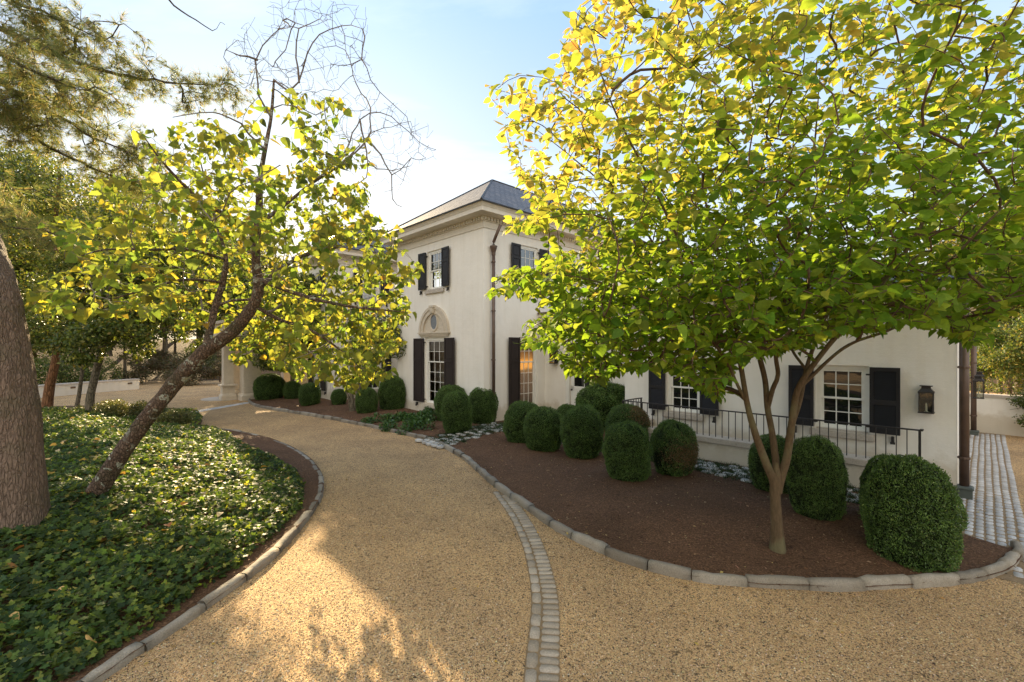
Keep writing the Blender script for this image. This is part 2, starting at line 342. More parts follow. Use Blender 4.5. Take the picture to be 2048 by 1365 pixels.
sl = bpy.data.lights.new('sun', 'SUN'); sl.energy = 5.0; sl.angle = rad(.5); sl.color = (1.0, .77, .45)
so = bpy.data.objects.new('sun', sl); COL.objects.link(so); so.rotation_euler = Vector(tuple(SUN)).to_track_quat('Z', 'Y').to_euler()
cam = bpy.data.cameras.new('camera'); co = bpy.data.objects.new('camera', cam); COL.objects.link(co); S.camera = co
co.location = (0, 0, CH); co.rotation_euler = (math.pi/2, 0, 0); cam.sensor_width = 36; cam.lens = F/2048*36; cam.shift_y = (HY-682.5)/2048; cam.clip_start = .05; cam.clip_end = 1000
S.view_settings.view_transform = 'Standard'; S.view_settings.look = 'None'; S.view_settings.exposure = 1.62; S.view_settings.gamma = 1.0
S.render.engine = 'CYCLES'; c_ = S.cycles; c_.use_denoising = True; c_.max_bounces = 8; c_.diffuse_bounces = 4; c_.glossy_bounces = 3; c_.transmission_bounces = 5; c_.transparent_max_bounces = 10; c_.sample_clamp_indirect = 6.0
c_.use_adaptive_sampling = True; c_.adaptive_threshold = .012

# ------------------------------------------------------------------ plan curves
def catmull(P, step=.1):
    P = np.asarray(P, float); out = []
    Q = np.vstack([2*P[0]-P[1], P, 2*P[-1]-P[-2]])
    for i in range(1, len(Q)-2):
        n = max(2, int(np.linalg.norm(Q[i+1]-Q[i])/step)); t = np.linspace(0, 1, n, endpoint=False)[:, None]
        a, b, c, d = Q[i-1], Q[i], Q[i+1], Q[i+2]
        out.append(.5*((2*b)+(-a+c)*t+(2*a-5*b+4*c-d)*t**2+(-a+3*b-3*c+d)*t**3))
    out.append(P[-1:]); return np.vstack(out)
def g2(pts): return [tuple(gp(x, y)[:2]) for x, y in pts]
kerbR = catmull(g2([(507,794),(496,803),(512,814),(560,823),(650,838),(750,858),(850,882),(920,916),(975,964),(1050,1019),(1130,1073),(1250,1127),(1370,1160),(1480,1174),(1580,1181),(1700,1184),(1850,1176),(1960,1165),(2022,1145),(2046,1118),(2042,1098)]), .08)
kerbL = catmull([tuple(gp(400,856)[:2]) , *g2([(480,867),(560,889),(612,916),(641,948),(647,980),(632,1019),(592,1071),(532,1132),(445,1198),(345,1268),(255,1328),(185,1378)]), (-3.35, 2.4), (-3.9, 0.5), (-5, -2)], .08)
def inside(P, poly):
    P = np.atleast_2d(P); x, y = P[:, 0], P[:, 1]; r = np.zeros(len(P), bool); a = np.asarray(poly)
    for i in range(len(a)):
        (x1, y1), (x2, y2) = a[i-1], a[i]
        c = ((y1 > y) != (y2 > y)) & (x < (x2-x1)*(y-y1)/(y2-y1+1e-12)+x1); r ^= c
    return r
def pdist(P, line):
    P = np.atleast_2d(P); A = line[:-1]; B = line[1:]; d = B-A; best = np.full(len(P), 1e9)
    for i in range(0, len(P), 2000):
        p = P[i:i+2000, None, :]; t = np.clip(((p-A)*d).sum(2)/(d*d).sum(1), 0, 1)
        best[i:i+2000] = np.linalg.norm(p-(A+t[..., None]*d), axis=2).min(1)
    return best
bedR = np.vstack([kerbR, g2([(2015,1106),(1922,1080)]), [h2w(*p) for p in ((10.02,-.6),(9.9,2.2),(.5,3.2),(-.5,.6),(-5,.6),(-5.5,3.4),(-9.2,3.4),(-9.2,-.6),(-13,-.6))]])
bedL = np.vstack([kerbL, [(-12,-3),(-22,2),(-24,12),(-20.5,18.2),(-17.8,18.6),(-13.2,17.8),(-11.4,16.2),(-10.2,14.8)]])
def sm(x): x = np.clip(x, 0, 1); return x*x*(3-2*x)
def n2(P, sc, seed=0.0):
    return np.array([mnoise.noise(Vector((p[0]*sc+seed, p[1]*sc-seed, seed))) for p in np.atleast_2d(P)])
def zR(P):
    P = np.atleast_2d(P); d = pdist(P, kerbR); return .05+.13*sm(d/1.7)+.022*n2(P, 1.1, 3)+.012*n2(P, 4.5, 9)
def zL(P):
    P = np.atleast_2d(P); d = pdist(P, bedL[np.r_[0:len(bedL), 0]]); return .07+.42*sm(d/3.6)+.03*n2(P, .8, 8)
def bed(name, poly, zfun, mat, step):
    x0, y0 = poly.min(0); x1, y1 = poly.max(0)
    gx, gy = np.meshgrid(np.arange(x0, x1, step), np.arange(y0, y1, step)); G = np.c_[gx.ravel(), gy.ravel()]+R.uniform(-.3, .3, (gx.size, 2))*step
    G = G[inside(G, poly)]; G = G[pdist(G, poly[np.r_[0:len(poly), 0]]) > step*.4]
    pts = [Vector(p) for p in np.vstack([poly, G])]; n = len(poly)
    v, e, f, *_ = delaunay_2d_cdt(pts, [(i, (i+1) % n) for i in range(n)], [], 1, 1e-5)
    v = np.array([tuple(p) for p in v]); z = zfun(v)
    me = bpy.data.meshes.new(name); me.from_pydata([(a, b, c) for (a, b), c in zip(v, z)], [], [tuple(q) for q in f if len(q) == 3])
    me.update(); return tag(link(name, me, mat, None, True), kind='structure')
# ground, drive
def sheet(name, pts, z, mat):
    m = MB(); m.quad(*[(x, y, z) for x, y in pts]); return tag(m.build(name, mat), kind='structure')
sheet('ground', [(-300,-200),(300,-200),(300,400),(-300,400)], -.03, M['litter_ground'])
sheet('driveway', [(-34,-14),(26,-14),(26,34),(-34,34)], 0.0, M['gravel'])
bed('mulch_bed_ground', bedR, zR, M['mulch'], .13); bed('ivy_bed_ground', bedL, zL, M['mulch'], .30)

def kerb(name, line, side, hgt=.105, wid=.10, lmin=.42, lmax=.66):
    seg = np.r_[0, np.cumsum(np.linalg.norm(np.diff(line, axis=0), axis=1))]; tot = seg[-1]
    V = []; Fc = []; Cc = []; s = 0.0
    while s < tot-.2:
        ln = min(random.uniform(lmin, lmax), tot-s); n = 6; ts = np.linspace(s+.006, s+ln-.006, n)
        px = np.interp(ts, seg, line[:, 0]); py = np.interp(ts, seg, line[:, 1]); c = random.random()
        t = np.gradient(np.c_[px, py], axis=0); t = unit(t); nr = np.c_[-t[:, 1], t[:, 0]]*side
        h = hgt+random.uniform(-.012, .012); w = wid+random.uniform(-.012, .012); o = random.uniform(-.012, .012); tilt = random.uniform(-.008, .008)
        prof = [(0, -.12), (0, h*.45), (.004, h-.022), (.02, h-.002), (w*.5, h), (w-.02, h-.002), (w-.003, h-.02), (w, -.12)]
        b = len(V)
        for i in range(n):
            e = .010 if i in (0, n-1) else 0
            for a, z in prof:
                q = np.array((px[i], py[i]))+nr[i]*(a+o); r = mnoise.noise(Vector((q[0]*11, q[1]*11, z*16)))*.016+mnoise.noise(Vector((q[0]*34, q[1]*34, z*60)))*.011
                q = q+nr[i]*r; V.append((q[0], q[1], z-(e if z > 0 else 0)+r*.5+tilt*(i-n/2)/n)); Cc.append(c)
        k = len(prof)
        for i in range(n-1):
            for j in range(k-1): Fc.append((b+i*k+j, b+(i+1)*k+j, b+(i+1)*k+j+1, b+i*k+j+1))
        for i in (0, n-1):
            for j in range(k//2-1): Fc.append((b+i*k+j, b+i*k+j+1, b+i*k+k-2-j, b+i*k+k-1-j))
        s += ln
    me = np_mesh(name, V, Fc, np.repeat(np.array(Cc)[:, None], 3, 1)); return tag(link(name, me, M['kerb']), kind='structure')
kerb('kerb_drive', kerbR, 1); kerb('kerb_island', kerbL, -1, .085, .095)

def sett_mesh(name, stones, mat, zt=.012, zfun=None):
    """each stone: centre, axis u, half lengths a (along u) and b, corner rounding"""
    V = []; Fc = []; Cc = []
    for (c, u, a, b, c01) in stones:
        u = np.asarray(u); v = np.array((-u[1], u[0])); zz = zt+random.uniform(-.004, .004); zb = 0 if zfun is None else zfun(c)
        k = 12; b0 = len(V)
        ang = [(math.cos(t), math.sin(t)) for t in np.linspace(0, 2*math.pi, k, endpoint=False)+.26]
        o = []
        for ca, sa in ang:
            p = 5.0; r = (abs(ca)**p+abs(sa)**p)**(-1/p); j = 1+random.uniform(-.06, .06); o.append((ca*r*a*j, sa*r*b*j))
        for sc, z in ((1.0, -.03), (1.0, zz*.35), (.90, zz), ):
            for (x, y) in o:
                q = np.asarray(c)+u*x*sc+v*y*sc; V.append((q[0], q[1], zb+z)); Cc.append(c01)
        V.append((c[0], c[1], zb+zz+.002)); Cc.append(c01)
        for l in range(2):
            for i in range(k): i2 = (i+1) % k; Fc.append((b0+l*k+i, b0+l*k+i2, b0+(l+1)*k+i2, b0+(l+1)*k+i))
        for i in range(0, k, 2): Fc.append((b0+2*k+i, b0+2*k+(i+1) % k, b0+2*k+(i+2) % k, b0+3*k))
    me = np_mesh(name, V, Fc, np.repeat(np.array(Cc)[:, None], 3, 1)); return tag(link(name, me, mat), kind='structure')
# cobble band in the gravel : a row of stretchers and a row of headers
bandL = catmull(g2([(984,984),(1018,1032),(1044,1090),(1058,1150),(1063,1200),(1060,1250),(1053,1310),(1047,1365),(1035,1460),(1005,1640),(940,1950)]), .03)
seg = np.r_[0, np.cumsum(np.linalg.norm(np.diff(bandL, axis=0), axis=1))]
def along(line, seg, s):
    p = np.array((np.interp(s, seg, line[:, 0]), np.interp(s, seg, line[:, 1]))); q = np.array((np.interp(s+.03, seg, line[:, 0]), np.interp(s+.03, seg, line[:, 1]))); return p, unit(q-p)
st = []; s = .05
while s < seg[-1]-.3:
    ln = random.uniform(.15, .19); p, t = along(bandL, seg, s+ln/2); nr = np.array((-t[1], t[0])); st.append((p+nr*.05, t, ln/2-.008, .045, random.random())); s += ln
s = .25
while s < seg[-1]-.3:
    ln = random.uniform(.082, .10); p, t = along(bandL, seg, s+ln/2); nr = np.array((-t[1], t[0])); st.append((p+nr*.186, nr, .078, ln/2-.007, random.random())); s += ln
sett_mesh('cobble_band', st, M['sett'], .014)
m = MB()
for i in range(0, len(bandL)-4, 4):
    p0, p1 = bandL[i], bandL[i+4]; t0 = unit(bandL[i+1]-p0); t1 = unit(bandL[min(i+5, len(bandL)-1)]-p1+1e-9) if i+5 < len(bandL) else t0
    a0 = np.array((-t0[1], t0[0])); a1 = np.array((-t1[1], t1[0])); m.quad((*(p0-a0*.005), .004), (*(p1-a1*.005), .004), (*(p1+a1*.268), .004), (*(p0+a0*.268), .004))
tag(m.build('cobble_band_joints', M['joint']), kind='structure')
# cobbled path beside the end of the wing
WW = 10.13
st = []; yy = -1.15
PW = .70
sheet('cobble_path_joints', [h2w(WW-.1,-1.6), h2w(WW+PW,-1.6), h2w(WW+PW,11), h2w(WW-.1,11)], .004, M['joint'])
ncol = 7
for i in range(ncol):
    y = -1.5+random.uniform(0, .1)
    while y < 9.9:
        ln = random.uniform(.15, .20); c = h2w(WW+.05+(i+.5)*PW/ncol-.03+.004*math.sin(y*2.1+i), y+ln/2); st.append((c, EY, ln/2-.015, PW/ncol/2-.010, random.random())); y += ln
p0 = h2w(WW-.12, -1.6)
st = [q for q in st if not inside(q[0], bedR)[0]]
sett_mesh('cobble_path', st, M['cobble'], .010)
# far pale paving strip on the drive
A_, B_ = gp(330, 836)[:2], gp(500, 806)[:2]; t = unit(B_-A_); seg2 = np.linalg.norm(B_-A_)
st = []; s = 0
while s < seg2:
    ln = random.uniform(.18, .24); nr = np.array((-t[1], t[0]))
    for o in (0, .21): st.append((A_+t*(s+ln/2)+nr*o, t, ln/2-.01, .095, random.random()))
    s += ln
sett_mesh('paving_strip', st, M['cobble'], .014)
# stepping stones and grass joints
st = []; gpos = []
def in_step(w, s): return (.25 < w < 1.35 and -2.5 < s <= -.45) or (.25 < w < 9.95 and -.45 < s < .42)
for i in range(60):
    for j in range(18):
        w = .3+i*.24+(j % 2)*.12; s = -2.45+j*.185
        if not in_step(w, s): continue
        if (i+2*j) % 3 != 0 or random.random() < .35:
            a = random.uniform(-.25, .25); u = EX*math.cos(a)+EY*math.sin(a)
            st.append((h2w(w+random.uniform(-.03, .03), s+random.uniform(-.02, .02)), u, random.uniform(.075, .125), random.uniform(.055, .085), random.random()))
        for q in range(6): gpos.append(h2w(w+random.uniform(-.13, .13), s+random.uniform(-.1, .1)))
zcache = lambda c: float(zR(np.asarray(c))[0])
sett_mesh('stepping_stone_path', st, M['flag'], .022, zcache)

# ------------------------------------------------------------------ leaves
def leaf_tpl(rows, wid, fold=.22, droop=.25):
    V = []
    for t, w in zip(rows, wid):
        for sx_ in (-1, 0, 1): V.append((sx_*w, t, abs(sx_)*w*fold-droop*t*t))
    Fc = []
    for i in range(len(rows)-1):
        b = 3*i; Fc += [(b, b+1, b+4, b+3), (b+1, b+2, b+5, b+4)]
    return np.array(V), np.array(Fc)
T_OVATE = leaf_tpl([0, .14, .38, .66, 1.0], [.04, .26, .36, .29, .01])
T_HEART = leaf_tpl([-.02, .10, .36, .66, 1.0], [.22, .46, .50, .33, .01], .3, .3)
T_SMALL = (np.array([(0, 0, 0), (.3, .5, .06), (0, 1, -.05), (-.3, .5, .06)]), np.array([(0, 1, 2, 3)]))
T_NEEDLE = (np.array([(-.5, 0, 0), (.5, 0, 0), (.2, 1, 0), (-.2, 1, 0)]), np.array([(0, 1, 2, 3)]))
def ivy_tpl():
    ang = np.array([-150, -112, -78, -48, -26, 0, 26, 48, 78, 112, 150])+90
    rr = np.array([.36, .55, .36, .62, .42, .80, .42, .62, .36, .55, .36])
    V = [(0, .05, .05)]+[(r*math.cos(rad(a)), r*math.sin(rad(a))+.1, -.12*r*r+(.05 if i % 2 else 0)) for i, (a, r) in enumerate(zip(ang, rr))]
    Fc = [(0, i, i+1, i+2) for i in range(1, 11, 2)]
    return np.array(V), np.array(Fc)
T_IVY = ivy_tpl()
def scatter(name, tpl, pos, dr, nr, size, col, width=None, curl=None):
    tv, tf = tpl; pos = np.asarray(pos); N = len(pos); dr = unit(np.asarray(dr)); sd = unit(np.cross(dr, nr)); nn = np.cross(sd, dr)
    size = np.broadcast_to(np.asarray(size, float), (N,)); wd = size if width is None else np.broadcast_to(np.asarray(width, float), (N,))
    V = pos[:, None]+tv[None, :, 0:1]*sd[:, None]*wd[:, None, None]+tv[None, :, 1:2]*dr[:, None]*size[:, None, None]+tv[None, :, 2:3]*nn[:, None]*(size if curl is None else size*curl)[:, None, None]
    Fc = (tf[None]+(np.arange(N)*len(tv))[:, None, None]).reshape(-1, tf.shape[1])
    return np_mesh(name, V.reshape(-1, 3), Fc, np.repeat(np.asarray(col), len(tv), 0), smooth=len(tv) > 6)
def rdir(n): return unit(R.normal(size=(n, 3)))
def palette(n, cols, wts, jit=.15):
    c = np.asarray(cols)[R.choice(len(cols), n, p=np.asarray(wts)/np.sum(wts))]
    return np.clip(c*(1+R.normal(0, jit, (n, 1)))*(1+R.normal(0, jit*.4, (n, 3))), .003, .95)

# ------------------------------------------------------------------ tree skeletons
class Skel:
    def __init__(s): s.P = []; s.par = []; s.r = []; s.tips = []
    def limb(s, pts, r0, r1, parent=-1, step=.13, jit=.01):
        c = catmull(np.asarray(pts, float), step); n = len(c); ids = []
        c[1:-1] += R.normal(0, jit, (n-2, 3))
        for i in range(n):
            s.P.append(c[i]); s.par.append(parent); s.r.append(r0+(r1-r0)*(i/(n-1))**.9); parent = len(s.P)-1; ids.append(parent)
        return ids
    def arr(s):
        if not hasattr(s, 'A'): s.A = np.empty((200000, 3)); s.nA = 0
        n = len(s.P)
        if n > s.nA: s.A[s.nA:n] = s.P[s.nA:]; s.nA = n
        return s.A[:n]
    def near(s, p):
        A = s.arr(); return int(np.argmin(((A-p)**2).sum(1)))
    def reach(s, target, rt=.004, step=.14, sag=.10, jit=.03, frac=(0, 1), grow=.45, zpen=1.0):
        A = s.arr(); d = A-target; d2 = (d*d).sum(1)+zpen*np.maximum(d[:, 2], 0)**2; i = int(np.argmin(d2)); p0 = A[i]; D = target-p0; ln = np.linalg.norm(D)
        if ln < .05: return []
        j = s.par[i]; pd = unit(p0-A[j]) if j >= 0 else np.array((0, 0, 1.)); n = max(2, int(ln/step)); ids = []; par = i
        c1 = p0+pd*ln*grow
        for k in range(1, n+1):
            t = k/n; q = (1-t)**2*p0+2*t*(1-t)*(c1*.5+(p0+D*.5)*.5)+t*t*target; q = q+R.normal(0, jit*step*1.5, 3)*(1 if k < n else .3)
            s.P.append(q); s.par.append(par); s.r.append(None); par = len(s.P)-1; ids.append(par)
        s.tips.append(par); return ids
    def radii(s, tip=.003, ex=.46, mx=.05):
        n = len(s.P); c = np.zeros(n); ch = np.zeros(n, int)
        for i in range(n):
            if s.par[i] >= 0: ch[s.par[i]] += 1
        c[ch == 0] = 1
        for i in range(n-1, -1, -1):
            if s.par[i] >= 0: c[s.par[i]] += c[i]
        for i in range(n):
            if s.r[i] is None: s.r[i] = min(tip*max(c[i], 1)**ex, mx)
    def mesh(s, name, skip=set(), sides=5):
        V = []; Fc = []; P = np.asarray(s.P); k = sides; cs = np.linspace(0, 2*math.pi, k, endpoint=False)
        for i in range(len(P)):
            p = s.par[i]
            if p < 0 or i in skip: continue
            d = P[i]-P[p]; l = np.linalg.norm(d)
            if l < 1e-6: continue
            d /= l; a = np.cross(d, (0, 0, 1.) if abs(d[2]) < .9 else (1., 0, 0)); a /= np.linalg.norm(a); b = np.cross(d, a); b0 = len(V)
            rp = min(s.r[p], s.r[i]*1.5)
            ring = np.outer(np.cos(cs), a)+np.outer(np.sin(cs), b)
            V.extend(P[p]-d*rp*.3+ring*rp); V.extend(P[i]+ring*s.r[i])
            for j in range(k): j2 = (j+1) % k; Fc.append((b0+j, b0+j2, b0+k+j2, b0+k+j))
        return np_mesh(name, np.array(V), np.array(Fc), smooth=True)
def bark_tube(paths, sides=28, ring=.05, amp=.0, flare=0.0, seed=0, freq=(5, 5, 1.6)):
    """smooth, noise-roughened tubes (trunk and limbs) in one mesh; paths = [(points, radii)]"""
    V = []; Fc = []
    for ip, (pts, rr) in enumerate(paths):
        pts = np.asarray(pts, float); c = catmull(np.c_[pts, rr], ring); n = len(c); b0 = len(V)
        T = unit(np.gradient(c[:, :3], axis=0)); a = np.cross(T[0], (0, 1., 0)); a /= np.linalg.norm(a); h = np.r_[0, np.cumsum(np.linalg.norm(np.diff(c[:, :3], axis=0), axis=1))]
        for i in range(n):
            a = a-T[i]*np.dot(a, T[i]); a /= np.linalg.norm(a); b = np.cross(T[i], a); r = c[i, 3]
            fl = flare*math.exp(-h[i]/.22) if ip == 0 else 0.0
            for j in range(sides):
                t = 2*math.pi*j/sides; q = c[i, :3]+(a*math.cos(t)+b*math.sin(t))*r
                nz = mnoise.noise(Vector((q[0]*freq[0]+seed, q[1]*freq[1], q[2]*freq[2])))+.6*mnoise.noise(Vector((q[0]*freq[0]*3+seed, q[1]*freq[1]*3, q[2]*freq[2]*2.6)))
                rr2 = r*(1+amp*nz+fl*(1+.5*math.sin(3*t+seed)+.25*math.sin(5*t+2*seed))); q = c[i, :3]+(a*math.cos(t)+b*math.sin(t))*rr2; V.append(q)
        for i in range(n-1):
            for j in range(sides): j2 = (j+1) % sides; Fc.append((b0+i*sides+j, b0+i*sides+j2, b0+(i+1)*sides+j2, b0+(i+1)*sides+j))
    return np.array(V), np.array(Fc)
# ------------------------------------------------------------------ house
house = tag(empty('house', (HC[0], HC[1], 0), YAW-math.pi/2), 'large cream stucco house with slate hip roofs, dark shutters and a lower wing', 'house')
WS = 1.8                                             # plane of the wing's front wall
VS = 2.74                                            # plane of the entrance vestibule
def grid_wall(m, axis, pos, a0, a1, z0, z1, holes, flip, depth=.16):
    """a wall face on plane (axis = 's' or 'w') with rectangular openings and their reveals"""
    xs = sorted({a0, a1, *[h[0] for h in holes], *[h[1] for h in holes]}); zs = sorted({z0, z1, *[h[2] for h in holes], *[h[3] for h in holes]})
    P = (lambda a, z, d=0: (a, pos+d, z)) if axis == 's' else (lambda a, z, d=0: (pos-d, a, z))
    for i in range(len(xs)-1):
        for j in range(len(zs)-1):
            xm, zm = (xs[i]+xs[i+1])/2, (zs[j]+zs[j+1])/2
            if any(h[0] < xm < h[1] and h[2] < zm < h[3] for h in holes): continue
            m.quad(P(xs[i], zs[j]), P(xs[i+1], zs[j]), P(xs[i+1], zs[j+1]), P(xs[i], zs[j+1]))
    for a, b, c, d in holes:
        m.quad(P(a, c), P(b, c), P(b, c, depth), P(a, c, depth)); m.quad(P(a, d), P(b, d), P(b, d, depth), P(a, d, depth))
        m.quad(P(a, c), P(a, d), P(a, d, depth), P(a, c, depth)); m.quad(P(b, c), P(b, d), P(b, d, depth), P(b, c, depth))
SH = {}
def shutter_mesh(w, h, style):
    k = (round(w, 2), round(h, 2), style)
    if k in SH: return SH[k]
    m = MB(); t = .038; fr = .055 if w < .5 else .07; mid = h*(.47 if style == 'louvre' else .66)
    m.box(-w/2, -w/2+fr, -t, 0, 0, h); m.box(w/2-fr, w/2, -t, 0, 0, h)
    for a, b in ((0, .10), (mid-.045, mid+.045), (h-.075, h)): m.box(-w/2+fr, w/2-fr, -t+.001, -.001, a, b)
    for a, b in ((.10, mid-.045), (mid+.045, h-.075)):
        if style == 'louvre':
            n = int((b-a)/.030); p = (b-a)/n
            for i in range(n):
                z = a+p*(i+.5); x0, x1 = -w/2+fr, w/2-fr
                m.quad((x0, -t+.004, z-p*.62), (x1, -t+.004, z-p*.62), (x1, -.006, z+p*.55), (x0, -.006, z+p*.55))
                m.quad((x0, -t+.004, z-p*.62), (x1, -t+.004, z-p*.62), (x1, -t+.007, z-p*.42), (x0, -t+.007, z-p*.42))
            m.box(-w/2+fr, w/2-fr, -.004, -.002, a, b)
        else:
            m.box(-w/2+fr, w/2-fr, -t+.016, -.004, a, b); m.box(-w/2+fr+.03, w/2-fr-.03, -t+.006, -t+.017, a+.03, b-.03)
    SH[k] = m.mesh('shutter', .004 if style != 'louvre' else 0); return SH[k]
def hardware(m, x, z, d): m.box(x-.012 if d > 0 else x-.10, x+.10 if d > 0 else x+.012, -.012, 0, z-.012, z+.012); m.box(x-.02, x+.02, -.05, .0, z-.03, z+.03)
def window(face, plane, c, w, z0, z1, cols, rows_top, rows_bot, split, sh=(1, 1), shw=.45, style='louvre', mat='shutter', sill=True, glass='glass', casing=.075, shz=(0, 0), room=None, parent=None, shut_off=.075):
    """sash window centred at c on a wall plane; its Empty carries frame, panes, sill and shutters"""
    if face == 's': e = empty('window', (c, plane, z0), 0, parent or house)
    else: e = empty('window', (plane, c, z0), math.pi/2, parent or house)
    h = z1-z0; D = .10; m = MB(); f = casing
    m.box(-w/2, -w/2+f, D-.05, D+.05, 0, h); m.box(w/2-f, w/2, D-.05, D+.05, 0, h); m.box(-w/2+f, w/2-f, D-.05, D+.05, h-f, h); m.box(-w/2+f, w/2-f, D-.05, D+.05, 0, .06)
    iw = w-2*f; x0 = -iw/2; zs = .06+(h-f-.06)*split
    def sash(za, zb, y, rows):
        sf = .042; b = .009
        m.box(x0, x0+sf, y, y+.035, za, zb); m.box(-x0-sf, -x0, y, y+.035, za, zb); m.box(x0+sf, -x0-sf, y, y+.035, za, za+sf); m.box(x0+sf, -x0-sf, y, y+.035, zb-sf, zb)
        gx0, gx1, gz0, gz1 = x0+sf, -x0-sf, za+sf, zb-sf
        for i in range(1, cols): xx = gx0+(gx1-gx0)*i/cols; m.box(xx-b, xx+b, y+.004, y+.028, gz0, gz1)
        for j in range(1, rows):
            zz = gz0+(gz1-gz0)*j/rows; m.box(gx0, gx1, y+.006, y+.026, zz-b, zz+b)
        return gx0, gx1, gz0, gz1, y+.018
    fr_low = sash(.06, zs+.02, D-.005, rows_bot) if rows_bot else None
    fr_up = sash(zs-.02 if rows_bot else .06, h-f, D-.035 if rows_bot else D-.01, rows_top)
    m.build('frame', M['white'], e, .003)
    for g in (fr_low, fr_up):
        if g: q = MB(); q.quad((g[0], g[4], g[2]), (g[1], g[4], g[2]), (g[1], g[4], g[3]), (g[0], g[4], g[3])); q.build('pane', M['clear' if room else glass], e)
    if room:
        q = MB(); y = .62; q.quad((-w/2-.6, y, -.3), (w/2+.6, y, -.3), (w/2+.6, y, h+.3), (-w/2-.6, y, h+.3)); q.build('interior', M[room], e)
    if sill:
        q = MB(); q.box(-w/2-.09, w/2+.09, -.07, .10, -.13, -.004); q.box(-w/2+.02, w/2-.02, -.02, D-.05, -.004, .03); q.build('sill', M['limestone'] if mat != 'shutter' else M['wallstone'], e, .006)
    for side, on in zip((-1, 1), sh):
        if not on: continue
        o = link('shutter', shutter_mesh(shw, h-.06+shz[1]-shz[0], style), None, e)
        if not o.data.materials: o.data.materials.append(M[mat])
        o.location = (side*(w/2+shw/2+.02), -shut_off+.02, .04+shz[0]); o.rotation_euler = (0, 0, side*-.06)
        for z in (.14, h-.16): k = MB(); k.box(side*(w/2+.02)-.06, side*(w/2+.02)+.06, -shut_off+.022, -.0, z-.014, z+.014); k.build('shutter_hinge', M['iron'], e)
        k = MB(); k.box(side*(w/2+shw*.8)-.02, side*(w/2+shw*.8)+.02, -shut_off-.01, -.001, -.10, .0); k.box(side*(w/2+shw*.8)-.035, side*(w/2+shw*.8)+.035, -shut_off-.012, -shut_off+.01, -.13, -.09)
        k.build('shutter_dog', M['iron'], e)
    return e
# tall corner block
WT = 5.2; DT = 10.0; EAVE = 6.72; WALLTOP = 6.2
hl = fw(855, 0), fw(888.4, 0)
cA = -2.62
A1 = (cA-.62, cA+.62, .50, 2.82); A2 = (cA-.47, cA+.47, 4.48, 5.84)
sB1 = (1.50, 2.36); sB2 = (1.53, 2.40); sB3 = (3.97, 4.57)
m = MB()
grid_wall(m, 's', 0, -WT, 0, 0, WALLTOP, [A1, A2], False)
grid_wall(m, 'w', 0, 0, DT, 0, WALLTOP, [(sB1[0], sB1[1], .50, 2.82), (sB2[0], sB2[1], 4.48, 5.84), (sB3[0], sB3[1], 4.86, 5.84)], False)
m.quad((-WT, 0, 0), (-WT, DT, 0), (-WT, DT, WALLTOP), (-WT, 0, WALLTOP)); m.quad((-WT, DT, 0), (0, DT, 0), (0, DT, WALLTOP), (-WT, DT, WALLTOP))
m.build('wall', M['stucco'], house)
def ring(m, rect, prof):
    """profile [(out, z)] swept round a rectangle with mitred corners"""
    x0, x1, y0, y1 = rect; b = len(m.v)
    for o, z in prof: m.v += [(x0-o, y0-o, z), (x1+o, y0-o, z), (x1+o, y1+o, z), (x0-o, y1+o, z)]
    for i in range(len(prof)-1):
        for j in range(4): j2 = (j+1) % 4; m.f.append((b+4*i+j, b+4*i+j2, b+4*i+4+j2, b+4*i+4+j))
def cornice(rect, zt, name='cornice', dent=True, parent=None):
    m = MB(); e = zt
    ring(m, rect, [(.0, e-.60), (.03, e-.60), (.03, e-.58), (.022, e-.57), (.022, e-.42), (.05, e-.40), (.05, e-.385), (.05, e-.29), (.14, e-.27), (.16, e-.255), (.44, e-.25), (.44, e-.125), (.455, e-.12), (.47, e-.09), (.52, e-.02), (.52, e), (.40, e+.01)])
    if dent:
        x0, x1, y0, y1 = rect
        n = int((x1-x0+.1)/.125)
        for i in range(n+1): x = x0-.05+i*.125; m.box(x, x+.07, y0-.115, y0-.049, e-.375, e-.285)
        n = int((y1-y0+.1)/.125)
        for i in range(n+1): y = y0-.05+i*.125; m.box(x1+.049, x1+.115, y, y+.07, e-.375, e-.285)
    return m.build(name, M['cream'], parent or house)
